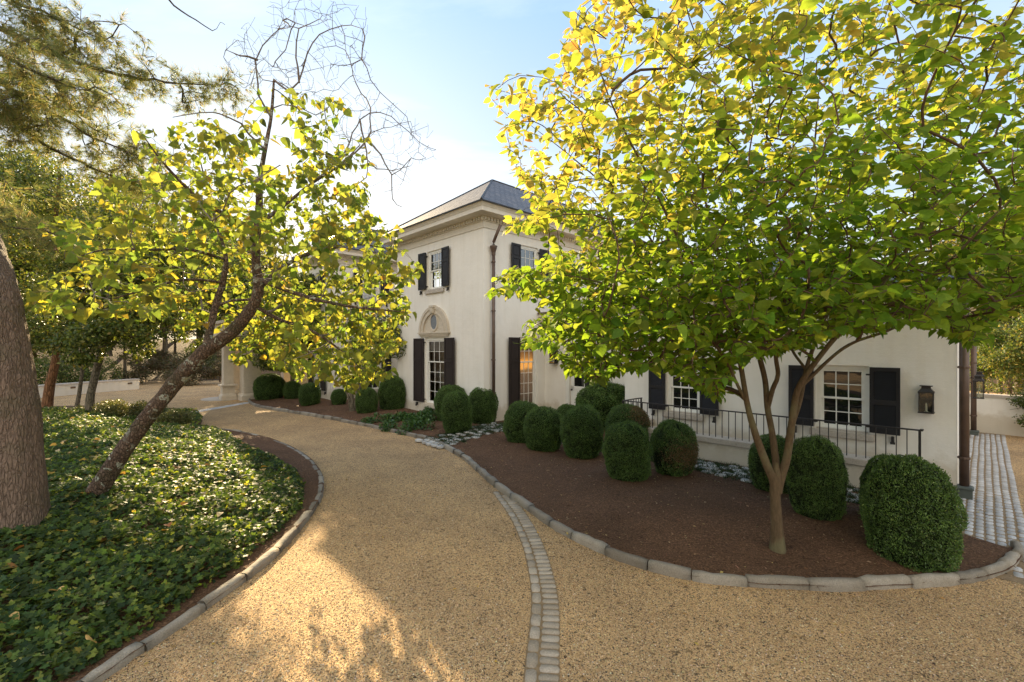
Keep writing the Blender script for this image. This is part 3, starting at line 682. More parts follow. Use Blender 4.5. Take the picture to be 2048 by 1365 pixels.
def hip_roof(rect, o, z, pitch, name='roof'):
    x0, x1, y0, y1 = rect[0]-o, rect[1]+o, rect[2]-o, rect[3]+o; W2, D2 = x1-x0, y1-y0; r = min(W2, D2)/2; zt = z+r*pitch
    if D2 >= W2: a, b = ((x0+x1)/2, y0+r, zt), ((x0+x1)/2, y1-r, zt)
    else: a, b = (x0+r, (y0+y1)/2, zt), (x1-r, (y0+y1)/2, zt)
    c = [(x0, y0, z), (x1, y0, z), (x1, y1, z), (x0, y1, z)]
    fs = [(c[0], c[1], a) if D2 >= W2 else (c[0], c[1], b, a), (c[1], c[2], b, a) if D2 >= W2 else (c[1], c[2], b), (c[2], c[3], b) if D2 >= W2 else (c[2], c[3], a, b), (c[3], c[0], a, b) if D2 >= W2 else (c[3], c[0], a)]
    bm = bmesh.new(); uvl = bm.loops.layers.uv.new('UVMap')
    for f in fs:
        vs = [bm.verts.new(p) for p in f]; ff = bm.faces.new(vs); p0, p1 = Vector(f[0]), Vector(f[1]); u = (p1-p0).normalized(); nn = ff.normal if ff.normal.length else (p1-p0).cross(Vector(f[2])-p0).normalized()
        nn = (p1-p0).cross(Vector(f[2])-p0).normalized(); vv = nn.cross(u)
        for lp in ff.loops: d = lp.vert.co-p0; lp[uvl].uv = (d.dot(u), d.dot(vv))
    # thickness of the slates at the eave
    for i in range(4):
        p, q = Vector(c[i]), Vector(c[(i+1) % 4]); bm.faces.new([bm.verts.new(v) for v in (p, q, q-Vector((0, 0, .035)), p-Vector((0, 0, .035)))])
    bm.faces.new([bm.verts.new(Vector(v)-Vector((0, 0, .035))) for v in c])
    me = bpy.data.meshes.new(name); bm.to_mesh(me); bm.free(); r_ = link(name, me, M['slate'], house)
    k = MB()
    for p, q in ((a, b), (c[0], a), (c[1], a if D2 >= W2 else b), (c[2], b), (c[3], b if D2 >= W2 else a)):
        k.tube([p, q], .035, 6)
    k.build('ridge_tiles', M['slate'], r_); return r_
TR = (-WT, 0, 0, DT)
cornice(TR, EAVE); hip_roof(TR, .56, EAVE+.012, .69)
g = MB(); ring(g, TR, [(.50, EAVE-.005), (.575, EAVE-.005), (.58, EAVE+.01), (.575, EAVE+.011)]); 
window('s', 0, cA, 1.24, .50, 2.82, 3, 2, 4, .655, (1, 1), .60, 'panel', 'brownshutter', casing=.10, room='curtain')
window('s', 0, cA, .94, 4.48, 5.84, 3, 2, 2, .5, (1, 1), .44, 'panel', 'shutter', glass='skyglass')
window('w', 0, sum(sB1)/2, sB1[1]-sB1[0], .50, 2.82, 3, 2, 4, .655, (1, 0), .52, 'panel', 'brownshutter', room='warmroom')
window('w', 0, sum(sB2)/2, sB2[1]-sB2[0], 4.48, 5.84, 3, 2, 2, .5, (1, 1), .43, 'panel', 'shutter', glass='skyglass')
window('w', 0, sum(sB3)/2, sB3[1]-sB3[0], 4.86, 5.84, 2, 2, 2, .5, (0, 0), .4, glass='skyglass')
# arched stone tympanum with its oval light over the front window
e = empty('window_pediment', (cA-.03, 0, 2.86), 0, house); m = MB()
m.box(-.95, .95, -.10, 0, .10, .145); m.box(-.90, .90, -.075, 0, .05, .10); m.box(-.86, .86, -.05, 0, 0, .05)
def arch(m, r0, r1, y, z0, n=28):
    for i in range(n):
        a, b = math.pi*i/n, math.pi*(i+1)/n; P = [(r*math.cos(t), r*math.sin(t)*1.0+z0) for t, r in ((a, r0), (a, r1), (b, r1), (b, r0))]
        b0 = len(m.v); m.v += [(x, y, z) for x, z in P]+[(x, 0, z) for x, z in P]
        m.f += [(b0, b0+1, b0+2, b0+3), (b0+1, b0+5, b0+6, b0+2), (b0, b0+3, b0+7, b0+4)]
arch(m, .80, .90, -.085, .145); arch(m, .69, .80, -.06, .145); arch(m, .64, .69, -.075, .145); arch(m, 0.001, .64, -.02, .145)
m.box(-.10, .10, -.13, 0, .80, .99); m.box(-.13, .13, -.155, 0, .99, 1.06); m.box(-.07, .07, -.15, 0, .84, .98)
m.build('stonework', M['limestone'], e)
m = MB(); n = 32
for (rx0, rz0, y0), (rx1, rz1, y1) in (((.27, .33, -.02), (.255, .315, -.055)), ((.255, .315, -.055), (.20, .26, -.05)), ((.20, .26, -.05), (.195, .25, -.012))):
    b0 = len(m.v)
    for rx, rz, y in ((rx0, rz0, y0), (rx1, rz1, y1)):
        for i in range(n): t = 2*math.pi*i/n; m.v.append((rx*math.cos(t), y, .49+rz*math.sin(t)))
    for i in range(n): i2 = (i+1) % n; m.f.append((b0+i, b0+i2, b0+n+i2, b0+n+i))
m.build('oval_frame', M['limestone'], e, 0, True)
m = MB(); m.quad(*[(.2*math.cos(2*math.pi*i/n), -.024, .49+.255*math.sin(2*math.pi*i/n)) for i in range(n)]); m.build('oval_pane', M['leadglass'], e)
# downspouts
def downspout(w, s, zt, zb, offx, offy, r=.05, head=True, elbow=None, headw=.22, boot=None):
    e = empty('downspout', (w, s, 0), 0, house); m = MB()
    pts = [(0, 0, zb), (0, 0, zt)]; m.tube(pts, r, 12)
    if elbow: m.tube([(0, 0, zt+.22), (0, 0, zt+.30), elbow[0], elbow[1]], r*.95, 10)
    m.build('pipe', M['copper'], e, 0, True)
    if head:
        q = MB(); k = headw/.22
        q.lathe([(r*1.15, zt-.10), (r*1.25, zt-.02), (.075*k, zt+.03), (.10*k, zt+.11), (.105*k, zt+.125), (.105*k, zt+.15), (.115*k, zt+.155), (.115*k, zt+.18), (.09*k, zt+.19)], 14); q.build('leader_head', M['copper'], e)
    for z in np.arange(zb+.5, zt-.2, 1.5):
        q = MB(); q.lathe([(r+.012, z-.02), (r+.014, z), (r+.012, z+.02)], 12); q.box(-.012-offx*.0, .012, 0, offy, z-.012, z+.012) if offy else q.box(-offx, 0, -.012, .012, z-.012, z+.012); q.build('strap', M['copper'], e)
    if boot: q = MB(); q.box(-.085, .10, -.10, .085, boot[0], boot[1]); q.box(-.10, .115, -.115, .10, boot[1]-.05, boot[1]-.012); q.build('drain_boot', M['drain'], e, .008)
    return e
downspout(.11, .30, 5.40, .1, .11, 0, .05, True, ((.10, -.0, 5.86), (.30, .02, 6.18)))
downspout(.11, sw(1179, .11), 5.62, 3.4, .11, 0, .05, True, ((.10, .05, 5.95), (.32, .05, 6.3)))
downspout(-WT-.12, .35, 5.9, .1, -.12, 0, .05, False); downspout(-WT-.12, 1.3, 5.9, .1, -.12, 0, .05, False)
# wing
WL = fw(1250, WS); WD = 8.6; WE = 3.62
wA = [fw(x, WS) for x in (1331, 1404)]; wB = [fw(x, WS) for x in (1631, 1738)]
cw1, cw2 = (wA[0]+wA[1])/2, (wB[0]+wB[1])/2; ww = wB[1]-wB[0]
z1w, z0w = zf(cw2, WS, 731), zf(cw2, WS, 862)
m = MB(); grid_wall(m, 's', WS, WL, WW, -.05, WE-.3, [(cw1-ww/2, cw1+ww/2, z0w, z1w), (cw2-ww/2, cw2+ww/2, z0w, z1w)], False)
grid_wall(m, 'w', WW, WS, WS+WD, -.05, WE-.3, [(WS+1.6, WS+4.4, 0, 2.7)], False, .3)
m.quad((WL, WS, 0), (WL, WS+WD, 0), (WL, WS+WD, WE-.3), (WL, WS, WE-.3)); m.quad((WL, WS+WD, 0), (WW, WS+WD, 0), (WW, WS+WD, WE-.3), (WL, WS+WD, WE-.3))
m.build('wall', M['wingstucco'], house)
m = MB(); m.box(WW-.22, WW-.12, WS+1.6, WS+4.4, 0, 2.7); m.build('garage_door', M['cream'], house)
WR = (WL, WW, WS, WS+WD)
m = MB(); ring(m, WR, [(0, WE-.36), (.02, WE-.36), (.02, WE-.2), (.06, WE-.18), (.20, WE-.16), (.20, WE-.06), (.25, WE), (.15, WE+.005)]); m.build('cornice', M['cream'], house)
hip_roof(WR, .29, WE+.01, .42)
for c in (cw1, cw2): window('s', WS, c, ww, z0w, z1w, 3, 2, 2, .5, (1, 1), .43, 'louvre', 'shutter', casing=.08)
# the two downspouts of the wing's end and the wall beyond
downspout(WW+.085, WS+.02, WE-.25, .16, .085, 0, .062, False, None, .22, (-.02, .20))
# vestibule between the tall block and the wing, with its panelled half-glazed door
d0, d1 = fw(1140, VS), fw(1216, VS); dz0 = .12; dz1 = 2.52
s0_, s1_ = fw(1234, VS), fw(1252, VS)
m = MB(); grid_wall(m, 's', VS, 0.0, WL+.4, 0, 3.35, [(d0-.02, d1+.02, dz0-.12, dz1+.03)], False); m.quad((0, VS, 3.35), (WL+.4, VS, 3.35), (WL+.4, VS+3, 3.35), (0, VS+3, 3.35)); m.build('wall', M['stucco'], house)
m = MB(); m.box(.0, WL+.3, VS-.34, VS+3, 3.50, 3.60); m.box(0.0, WL+.3, VS-.28, VS, 3.36, 3.50); m.box(0, WL+.3, VS-.05, VS, 3.02, 3.36); m.box(0, WL+.3, VS-.12, VS, 3.28, 3.36); m.build('vestibule_cornice', M['cream'], house, .006)
m = MB(); m.box(.0, WL+.3, VS-.38, VS+3, 3.602, 3.66); m.build('vestibule_roof', M['copper'], house)
e = empty('door', ((d0+d1)/2, VS, dz0), 0, house); w = d1-d0; h = dz1-dz0; m = MB()
m.box(-w/2, w/2, .05, .09, 0, .22); m.box(-w/2, w/2, .05, .09, .98, 1.10); m.box(-w/2, w/2, .05, .09, h-.13, h); m.box(-w/2, -w/2+.13, .05, .09, .22, h-.13); m.box(w/2-.13, w/2, .05, .09, .22, h-.13)
m.box(-w/2+.13, w/2-.13, .062, .085, .22, .98); m.box(-w/2+.18, w/2-.18, .055, .064, .28, .92)
for i in (1, 2): x = -w/2+.13+(w-.26)*i/3; m.box(x-.009, x+.009, .055, .08, 1.10, h-.13)
for i in (1, 2): z = 1.10+(h-1.23)*i/3; m.box(-w/2+.13, w/2-.13, .057, .078, z-.009, z+.009)
m.build('door_panel', M['white'], e, .004)
q = MB(); q.quad((-w/2+.13, .07, 1.10), (w/2-.13, .07, 1.10), (w/2-.13, .07, h-.13), (-w/2+.13, .07, h-.13)); q.build('pane', M['glass'], e)
q = MB(); q.lathe([(.012, 0), (.012, .04), (.028, .045), (.03, .065), (.015, .075)], 12); o = q.build('handle', M['iron'], e, 0, True); o.location = (-w/2+.065, .05, .98); o.rotation_euler = (math.pi/2, 0, 0)
q = MB(); q.box(-w/2-.16, -w/2-.02, -.035, .0, -.1, h+.05); q.box(w/2+.02, w/2+.16, -.035, 0, -.1, h+.05); q.box(-w/2-.16, w/2+.16, -.035, 0, h+.052, h+.22); q.box(-w/2-.12, -w/2-.06, -.05, -.036, -.1, h+.05); q.box(w/2+.06, w/2+.12, -.05, -.036, -.1, h+.05); q.build('door_casing', M['white'], e, .004)
m = MB(); m.box(d0-.35, d1+.35, VS-.75, VS, -.1, .12); m.build('doorstep', M['wallstone'], house, .01)
# left block (right side faces us), link wall and low entrance range with stone portico
LW0, LW1, LS0, LS1 = -12.0, -9.0, -1.0, 9.0; LE = 6.75
m = MB(); grid_wall(m, 's', LS0, LW0, LW1, 0, LE-.5, [(-11.1, -10.1, .5, 2.8), (-11.0, -10.2, 4.5, 5.9)], False); grid_wall(m, 'w', LW1, LS0, LS1, 0, LE-.5, [(.3, 1.25, .5, 2.8), (.35, 1.2, 4.5, 5.9)], False)
m.quad((LW0, LS0, 0), (LW0, LS1, 0), (LW0, LS1, LE-.5), (LW0, LS0, LE-.5)); m.quad((LW0, LS1, 0), (LW1, LS1, 0), (LW1, LS1, LE-.5), (LW0, LS1, LE-.5))
m.quad((LW1, 3.4, 0), (-WT, 3.4, 0), (-WT, 3.4, LE-.4), (LW1, 3.4, LE-.4)); m.build('wall', M['stucco'], house)
LR = (LW0, LW1, LS0, LS1); cornice(LR, LE, dent=False); hip_roof(LR, .56, LE+.012, .75)
m = MB(); m.box(LW1+.03, -WT-.03, 2.95, 3.6, LE-.4, LE-.02); m.build('cornice', M['cream'], house)
RB = (LW1+.6, -WT-.6, 3.9, 9.0); hip_roof(RB, .9, LE-.01, .55)
window('s', LS0, -10.6, 1.0, .5, 2.8, 3, 2, 4, .62, (1, 1), .5, 'panel', 'shutter'); window('s', LS0, -10.6, .8, 4.5, 5.9, 3, 2, 2, .5, (1, 1), .4, 'panel', 'shutter', glass='skyglass')
window('w', LW1, .775, .95, .5, 2.8, 3, 2, 4, .62, (1, 1), .47, 'panel', 'shutter'); window('w', LW1, .775, .85, 4.5, 5.9, 3, 2, 2, .5, (1, 1), .42, 'panel', 'shutter', glass='skyglass')
m = MB(); grid_wall(m, 's', 1.0, -19, LW0, 0, 3.3, [(-14.6, -13.6, .4, 2.5)], False); m.quad((-19, 1, 0), (-19, 7, 0), (-19, 7, 3.3), (-19, 1, 3.3)); m.quad((-19, 1, 3.3), (LW0, 1, 3.3), (LW0, 7, 3.3), (-19, 7, 3.3)); m.build('wall', M['stucco'], house)
window('s', 1.0, -14.1, 1.0, .4, 2.5, 3, 2, 3, .6, (1, 1), .5, 'panel', 'shutter')
m = MB(); m.box(-19.2, LW0+.0, .75, 7, 3.302, 3.5); m.build('cornice', M['cream'], house)
# stone portico
pw, ps = w2h(*gp(478, 799)[:2]); e = empty('portico', (pw, ps, 0), 0, house)
def pier(x, y, w, name='column'):
    q = MB(); q.box(x-w/2-.10, x+w/2+.10, y-w/2-.10, y+w/2+.10, 0, .22); q.frustum((x, y), w+.20, w+.20, .22, w+.02, w+.02, .34); q.box(x-w/2, x+w/2, y-w/2, y+w/2, .34, 2.75)
    q.frustum((x, y), w, w, 2.75, w+.16, w+.16, 2.88); q.box(x-w/2-.1, x+w/2+.1, y-w/2-.1, y+w/2+.1, 2.88, 3.0); return q.build(name, M['limestone'], e, .012)
for x, y, w in ((.55, .35, .74), (-.05, -.45, .42), (-1.5, .2, .5), (-1.5, 2.6, .5), (.55, 2.7, .5)): pier(x, y, w)
q = MB(); q.box(-2.0, 1.05, -.8, 3.2, 3.002, 3.55); q.box(-2.12, 1.17, -.92, 3.32, 3.552, 3.68); q.build('entablature', M['limestone'], e, .01)
q = MB(); q.box(-.42, .30, -.78, -.10, .66, .74); q.box(-.30, .18, -.70, -.2, 0, .66); q.build('pedestal', M['limestone'], e, .01)
q = MB(); q.lathe([(1.0, -.01), (1.0, .03), (.97, .035)], 28, (-.7, -.4, 0)); q.build('threshold_slab', M['wallstone'], e)

# ------------------------------------------------------------------ railing on its low wall in front of the wing
RS = .50; rl, rr = fw(1241.5, RS), fw(1834.6, RS)
CZ = .66
wl = tag(empty('retaining_wall', (*h2w(0, 0), 0), YAW-math.pi/2), 'low cream wall with grey stone coping under the black railing', 'wall')
m = MB(); m.box(rl-.12, rr+.14, RS+.02, RS+.24, -.02, CZ-.11); m.box(rl-.12, rl+.10, RS+.24, WS, -.02, CZ-.11); m.build('wall_face', M['wingstucco'], wl)
m = MB(); n = 4
for i in range(n): a = rl-.17+(rr-rl+.36)*i/n; b = rl-.17+(rr-rl+.36)*(i+1)/n; m.box(a+.002, b-.002, RS-.06, RS+.30, CZ-.109, CZ)
m.box(rl-.17, rl+.16, RS+.302, WS-.003, CZ-.109, CZ-.002); m.build('coping', M['wallstone'], wl, .008)
rail = tag(empty('railing', (*h2w(0, 0), 0), YAW-math.pi/2), 'black iron railing with thin upright bars along the low wall', 'railing'); RZ = 1.22
m = MB(); m.box(rl-.02, rr+.06, RS+.08, RS+.125, RZ-.022, RZ); m.box(rl-.02, rl+.025, RS+.126, WS-.35, RZ-.022, RZ); m.box(rr+.015, rr+.06, RS+.126, RS+.22, RZ-.022, RZ); m.build('top_rail', M['iron'], rail, .004)
for x, y in ((rl, RS+.10), (rr+.02, RS+.10), (rl, WS-.38)): m = MB(); m.box(x-.016, x+.016, y-.016, y+.016, CZ, RZ-.023); m.build('post', M['iron'], rail)
nb = 41
for i in range(1, nb): x = rl+(rr-rl)*i/nb; m = MB(); m.box(x-.0065, x+.0065, RS+.095, RS+.108, CZ-.002, RZ-.02); m.build('baluster', M['iron'], rail)
for i in range(1, 7): y = RS+.10+(WS-.48-RS)*i/7; m = MB(); m.box(rl-.0065, rl+.0065, y-.0065, y+.0065, CZ-.002, RZ-.02); m.build('baluster', M['iron'], rail)
m = MB(); m.tube([(rr+.02, RS+.10, CZ+.10), (rr-.22, RS+.10, CZ+.13), (rr-.45, RS+.10, CZ+.02)], .011, 6); m.build('brace', M['iron'], rail)

# ------------------------------------------------------------------ wall lanterns
def lantern(loc, rz, label, k=1.0, arm=False):
    e = tag(empty('wall_lantern', loc, rz), label, 'lantern', 'lanterns on the walls of the wing'); W_, H_, D_ = .19*k, .33*k, .15*k
    m = MB(); y1 = -.03-(.10 if arm else 0); y0 = y1-D_; t = .016
    for x in (-W_/2, W_/2-t):
        for y in (y0, y1-t): m.box(x, x+t, y, y+t, 0, H_)
    for z in (-.012, H_-.002): m.box(-W_/2-.008, W_/2+.008, y0-.008, y1+.008, z, z+.022)
    m.frustum((0, (y0+y1)/2), W_+.02, D_+.02, H_+.021, W_*.62, D_*.62, H_+.085); m.box(-W_*.31, W_*.31, (y0+y1)/2-D_*.31, (y0+y1)/2+D_*.31, H_+.086, H_+.115); m.box(-W_*.43, W_*.43, (y0+y1)/2-D_*.43, (y0+y1)/2+D_*.43, H_+.116, H_+.13)
    m.box(-.06, .06, -.03 if not arm else -.02, 0, .02, H_-.03)
    if arm: m.tube([(0, 0, H_*.8), (0, -.08, H_*.95), (0, y1+.02, H_*.85)], .012, 6)
    else: m.box(-W_/2+.001, W_/2-.001, y1-.006, y1, .012, H_-.004)
    m.build('lantern_frame', M['iron'], e, .002)
    q = MB(); q.box(-W_/2+t*.6, W_/2-t*.6, y0+t*.4, y0+t*.4+.003, .01, H_-.003); q.box(-W_/2+t*.4, -W_/2+t*.4+.003, y0+t, y1-t, .01, H_-.003); q.box(W_/2-t*.4-.003, W_/2-t*.4, y0+t, y1-t, .01, H_-.003); q.build('pane', M['clear'], e)
    q = MB(); yc = (y0+y1)/2; q.lathe([(.014, .02), (.014, .11), (.009, .115), (.013, .13), (.004, .165)], 10, (0, yc, 0)); q.lathe([(.035, .012), (.02, .018), (.013, .03)], 10, (0, yc, 0)); q.build('candle', M['bulb'], e)
    return e
lw_, lz = fw(1853.5, WS), zf(fw(1853.5, WS), WS, 824)
lantern((*h2w(lw_, WS), lz), YAW-math.pi/2, 'black box lantern with a candle bulb on the wing front wall right of the shutter')
for r_, lab in ((4.4, 'nearer, lower black lantern on the end wall beside the thick downspout'), (6.8, 'farther black lantern on the end wall, just behind the nearer one')):
    lantern((*h2w(WW, WS+r_), 1.32), YAW, lab, 1.15, True)
downspout(WW+.10, WS+7.7, 2.95, .05, .1, 0, .06, True, ((.0, .0, 3.4), (.04, 0, 3.5)), .26, (0, .14))
# small hidden lantern beside the vestibule door
lantern((*h2w(fw(1112, VS), VS), 1.95), YAW-math.pi/2, 'dark lantern half hidden by leaves left of the white door', 1.2)

# ------------------------------------------------------------------ garden walls
def poly_wall(name, pts, h, th, capw, label, mat, lights=()):
    e = tag(empty(name, (pts[0][0], pts[0][1], 0)), label, 'wall'); P = [np.array(p, float)-np.array(pts[0], float) for p in pts]
    for nm, w2, z0, z1, mt in (('wall_face', th/2, -.05, h-.09, mat), ('coping', th/2+capw, h-.089, h, 'wallstone')):
        m = MB(); L_ = []; R_ = []
        for i, p in enumerate(P):
            t = unit(P[min(i+1, len(P)-1)]-P[max(i-1, 0)]); nr = np.array((-t[1], t[0])); L_.append(p+nr*w2); R_.append(p-nr*w2)
        for i in range(len(P)-1):
            m.quad((*L_[i], z0), (*L_[i+1], z0), (*L_[i+1], z1), (*L_[i], z1)); m.quad((*R_[i], z0), (*R_[i+1], z0), (*R_[i+1], z1), (*R_[i], z1)); m.quad((*L_[i], z1), (*L_[i+1], z1), (*R_[i+1], z1), (*R_[i], z1)); m.quad((*L_[i], z0), (*L_[i+1], z0), (*R_[i+1], z0), (*R_[i], z0))
        for i in (0, -1): m.quad((*L_[i], z0), (*R_[i], z0), (*R_[i], z1), (*L_[i], z1))
        m.build(nm, M[mt], e)
    for i in lights:
        c = (P[i]+P[i+1])/2; t = unit(P[i+1]-P[i]); nr = np.array((-t[1], t[0])); sgn = 1 if nr@np.array((.6, -.8)) > 0 else -1
        q = MB(); q.box(-.11, .11, -.03, 0, 0, .09); o = q.build('step_light', M['step_light'], e, .004); o.location = (*(c+nr*sgn*(th/2+.0)), h*.55); o.rotation_euler = (0, 0, math.atan2(nr[1]*sgn, nr[0]*sgn)+math.pi/2)
    return e
cv = catmull([(-22.1, 26.5), (-22.75, 24.6), (-23.2, 22), (-23.75, 19), (-25, 15)], .8)
poly_wall('garden_wall', cv, .62, .32, .04, 'low curved white wall with tan coping behind the island trees', 'stucco', (0, 3, 5))
bw, bs = WW+.05, WS+8.55
gpts = [h2w(WW-.3, bs), h2w(WW+1.0, bs-.05), h2w(WW+3.2, bs-.35), h2w(WW+6, bs-.8)]
poly_wall('garden_wall', gpts, 1.12, .3, .03, 'pale rendered wall at the end of the cobbled path, shrub growing over it', 'stucco')
# ------------------------------------------------------------------ far bank
def bank(name, x0, x1, y0, y1, fn, mat, nx=50, ny=30):
    X, Y = np.meshgrid(np.linspace(x0, x1, nx), np.linspace(y0, y1, ny)); P = np.c_[X.ravel(), Y.ravel()]; Z = np.array([fn(*p) for p in P])+.12*n2(P, .5, 2)
    Fc = [(j*nx+i, j*nx+i+1, (j+1)*nx+i+1, (j+1)*nx+i) for j in range(ny-1) for i in range(nx-1)]
    return tag(link(name, np_mesh(name, np.c_[P, Z], Fc, smooth=True), mat), kind='structure')
bank('bank_ground', -75, -13.5, 24, 80, lambda x, y: -.25+3.6*float(sm((y-30-.10*(x+20))/22))*float(sm((-14-x)/3)), M['litter_ground'])
bank('terrain', 14, 80, 20, 90, lambda x, y: -.3+2.0*float(sm((y-26)/30)), M['litter_ground'])
#@@PLANTS
# ------------------------------------------------------------------ clipped boxwoods
def boxwood_meshes(n, prof, seed):
    rg = np.random.default_rng(seed); z = rg.random(n)**.9; th = rg.uniform(0, 2*math.pi, n)
    pz = np.array([p[1] for p in prof]); pr = np.array([p[0] for p in prof]); arc = np.r_[0, np.cumsum(np.hypot(np.diff(pr), np.diff(pz)))]
    cum = np.r_[0, np.cumsum((pr[1:]+pr[:-1])/2*np.diff(arc))]; u = rg.random(n)*cum[-1]; a = np.interp(u, cum, arc)
    r = np.interp(a, arc, pr); zz = np.interp(a, arc, pz); dr = np.gradient(pr, arc); dz = np.gradient(pz, arc); nr_, nz_ = np.interp(a, arc, dz), -np.interp(a, arc, dr)
    N = unit(np.c_[nr_*np.cos(th), nr_*np.sin(th), nz_]); lump = np.array([mnoise.noise(Vector((math.cos(t)*2+seed, math.sin(t)*2, q*2.2))) for t, q in zip(th, zz)])
    lump2 = np.array([mnoise.noise(Vector((math.cos(t)*6+seed, math.sin(t)*6, q*7))) for t, q in zip(th, zz)])
    P = np.c_[r*np.cos(th), r*np.sin(th), zz]; off = lump*.11+lump2*.055+rg.uniform(-.05, .012, n)
    P = P+N*(off+np.where(rg.random(n) < .03, rg.uniform(.02, .07, n), 0))[:, None]
    D = unit(N*rg.uniform(.25, .9, (n, 1))+unit(rg.normal(size=(n, 3)))*.75); NN = unit(N*.7+unit(rg.normal(size=(n, 3)))*.7)
    col = np.array([(.07, .13, .026), (.105, .18, .036), (.045, .09, .02), (.17, .23, .06)])[rg.choice(4, n, p=(.4, .3, .22, .08))]*(1+rg.normal(0, .14, (n, 1)))*(1+.45*lump2[:, None]+.35*lump[:, None])
    lv = scatter('boxwood_foliage', T_SMALL, P, D, NN, rg.uniform(.030, .052, n), np.clip(col, .005, .6))
    m = MB(); m.lathe([(max(.02, a_*.93), b_*.97) for a_, b_ in prof], 26); core = m.mesh('boxwood_core', 0, True)  # solid core whose near-black colour stands for the shade between the leaves
    return lv, core
PROFS = [
    [(.02, 0), (.72, .03), (.86, .3), (.97, .8), (1.0, 1.25), (.96, 1.62), (.82, 1.95), (.58, 2.18), (.3, 2.3), (.02, 2.33)],
    [(.02, 0), (.80, .03), (.93, .4), (1.0, .9), (.98, 1.3), (.88, 1.62), (.70, 1.86), (.45, 2.02), (.2, 2.1), (.02, 2.12)],
    [(.02, 0), (.70, .03), (.9, .35), (1.0, .72), (.97, 1.05), (.85, 1.32), (.62, 1.55), (.36, 1.68), (.02, 1.73)],
]
BX = []
for i, p in enumerate(PROFS):
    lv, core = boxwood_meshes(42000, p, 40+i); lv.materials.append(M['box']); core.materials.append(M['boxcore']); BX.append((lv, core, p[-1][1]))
def boxwood(x0, x1, yt, yb, kind, label, brown=None, depth=None, zg=None, group='clipped boxwoods in the mulch beds'):
    zz = .14 if zg is None else zg
    df = F*(CH-zz)/(yb-HY) if depth is None else depth
    d = df
    kx = ((x0+x1)/2-CX)/F; cth = (1+kx*kx)**-.5
    for _ in range(4): r = (x1-x0)/2*d/F*.965*cth; d = df+.72*r if depth is None else depth
    x = ((x0+x1)/2-CX)/F*d; zt = CH-(yt-HY)/F*(d-.25*r); gz = float(zR((x, d))[0]) if inside((x, d), bedR)[0] else 0.0
    e = tag(empty('boxwood', (x, d, gz-.02), random.uniform(0, 6.28)), label, 'boxwood', group)
    lv, core, hh = BX[kind]; sz = (zt-gz)/hh
    tl = random.uniform(-.03, .03), random.uniform(-.03, .03)
    for nm, me in (('foliage', lv), ('shade_core', core)):
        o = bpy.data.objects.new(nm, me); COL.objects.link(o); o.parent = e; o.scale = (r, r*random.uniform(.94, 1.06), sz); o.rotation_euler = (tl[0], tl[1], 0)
    if brown:
        n = 3600; a, zb_, wd = brown; hz = zt-gz
        th = R.normal(a, wd, n)-e.rotation_euler[2]; q = np.clip(R.normal(zb_, .13, n), .05, .96)*hh; pr = np.array(PROFS[kind]); rr_ = np.interp(q, pr[:, 1], pr[:, 0]); nrm = np.c_[np.cos(th), np.sin(th), np.full(n, .45)]
        P = np.c_[np.cos(th)*rr_*r*1.035, np.sin(th)*rr_*r*1.035, q*sz]+R.normal(0, .012, (n, 3))
        me = scatter('browned_patch', T_SMALL, P, unit(nrm*.5+rdir(n)*.8), unit(nrm+rdir(n)*.6), R.uniform(.018, .03, n), palette(n, [(.16, .095, .04), (.22, .13, .06), (.10, .075, .03), (.06, .085, .02)], [3, 2, 3, 3])); link('browned_patch', me, M['box'], e)
    return e
BW = [
 (1007,1086,803,889,1,'first boxwood of the row before the door, below the brown side shutter'),
 (1046,1126,815,908,0,'upright second boxwood of the row before the door, fern poking up behind it'),
 (1121,1208,811,923,0,'tall dark boxwood third in the row below the white door'),
 (1207,1304,845,969,0,'upright barrel boxwood in front of the boxwood with a brown top'),
 (1299,1394,843,959,2,'boxwood with browned flanks directly below the wing window that is nearer the door'),
 (1495,1602,872,992,1,'boxwood half hidden behind the multi-stemmed tree trunk'),
 (1566,1698,876,1046,0,'big upright boxwood below the railing, between the tree trunk and the largest boxwood'),
 (1718,1850,914,1060,1,'boxwood peeking out behind the largest boxwood'),
 (1718,1926,919,1130,1,'largest boxwood, nearest the kerb end and the cobbled path'),
 (870,940,771,846,1,'rear boxwood of the three clustered by the house corner'),
 (881,947,783,867,0,'front boxwood of the three clustered by the house corner'),
 (936,996,775,851,0,'boxwood touching the downspout in the cluster of three by the house corner'),
 (756,812,752,822,1,'wide boxwood against the tall block, beside the recess with two downspouts'),
 (711,757,775,827,1,'small boxwood between the little multi-stemmed tree and the tall block'),
 (661,694,778,812,1,'small boxwood on the portico side of the little multi-stemmed tree'),
 (597,641,766,812,0,'narrow boxwood in the middle of the far bed'),
 (506,572,748,799,1,'broad boxwood next to the stone portico'),
 (566,604,762,800,1,'low boxwood behind the broad one next to the portico'),
]
for i, b in enumerate(BW): boxwood(*b, brown={4: (-1.2, .45, .5)}.get(i))
boxwood(1109, 1163, 809, 868, 1, 'small boxwood tucked behind the third boxwood of the row')
boxwood(1150, 1270, 765, 862, 2, 'round boxwood dome between the white door and the railing')
boxwood(1210, 1299, 810, 905, 1, 'boxwood with a large brown patch on its top, beside the railing end', brown=(-.75, .82, .42))

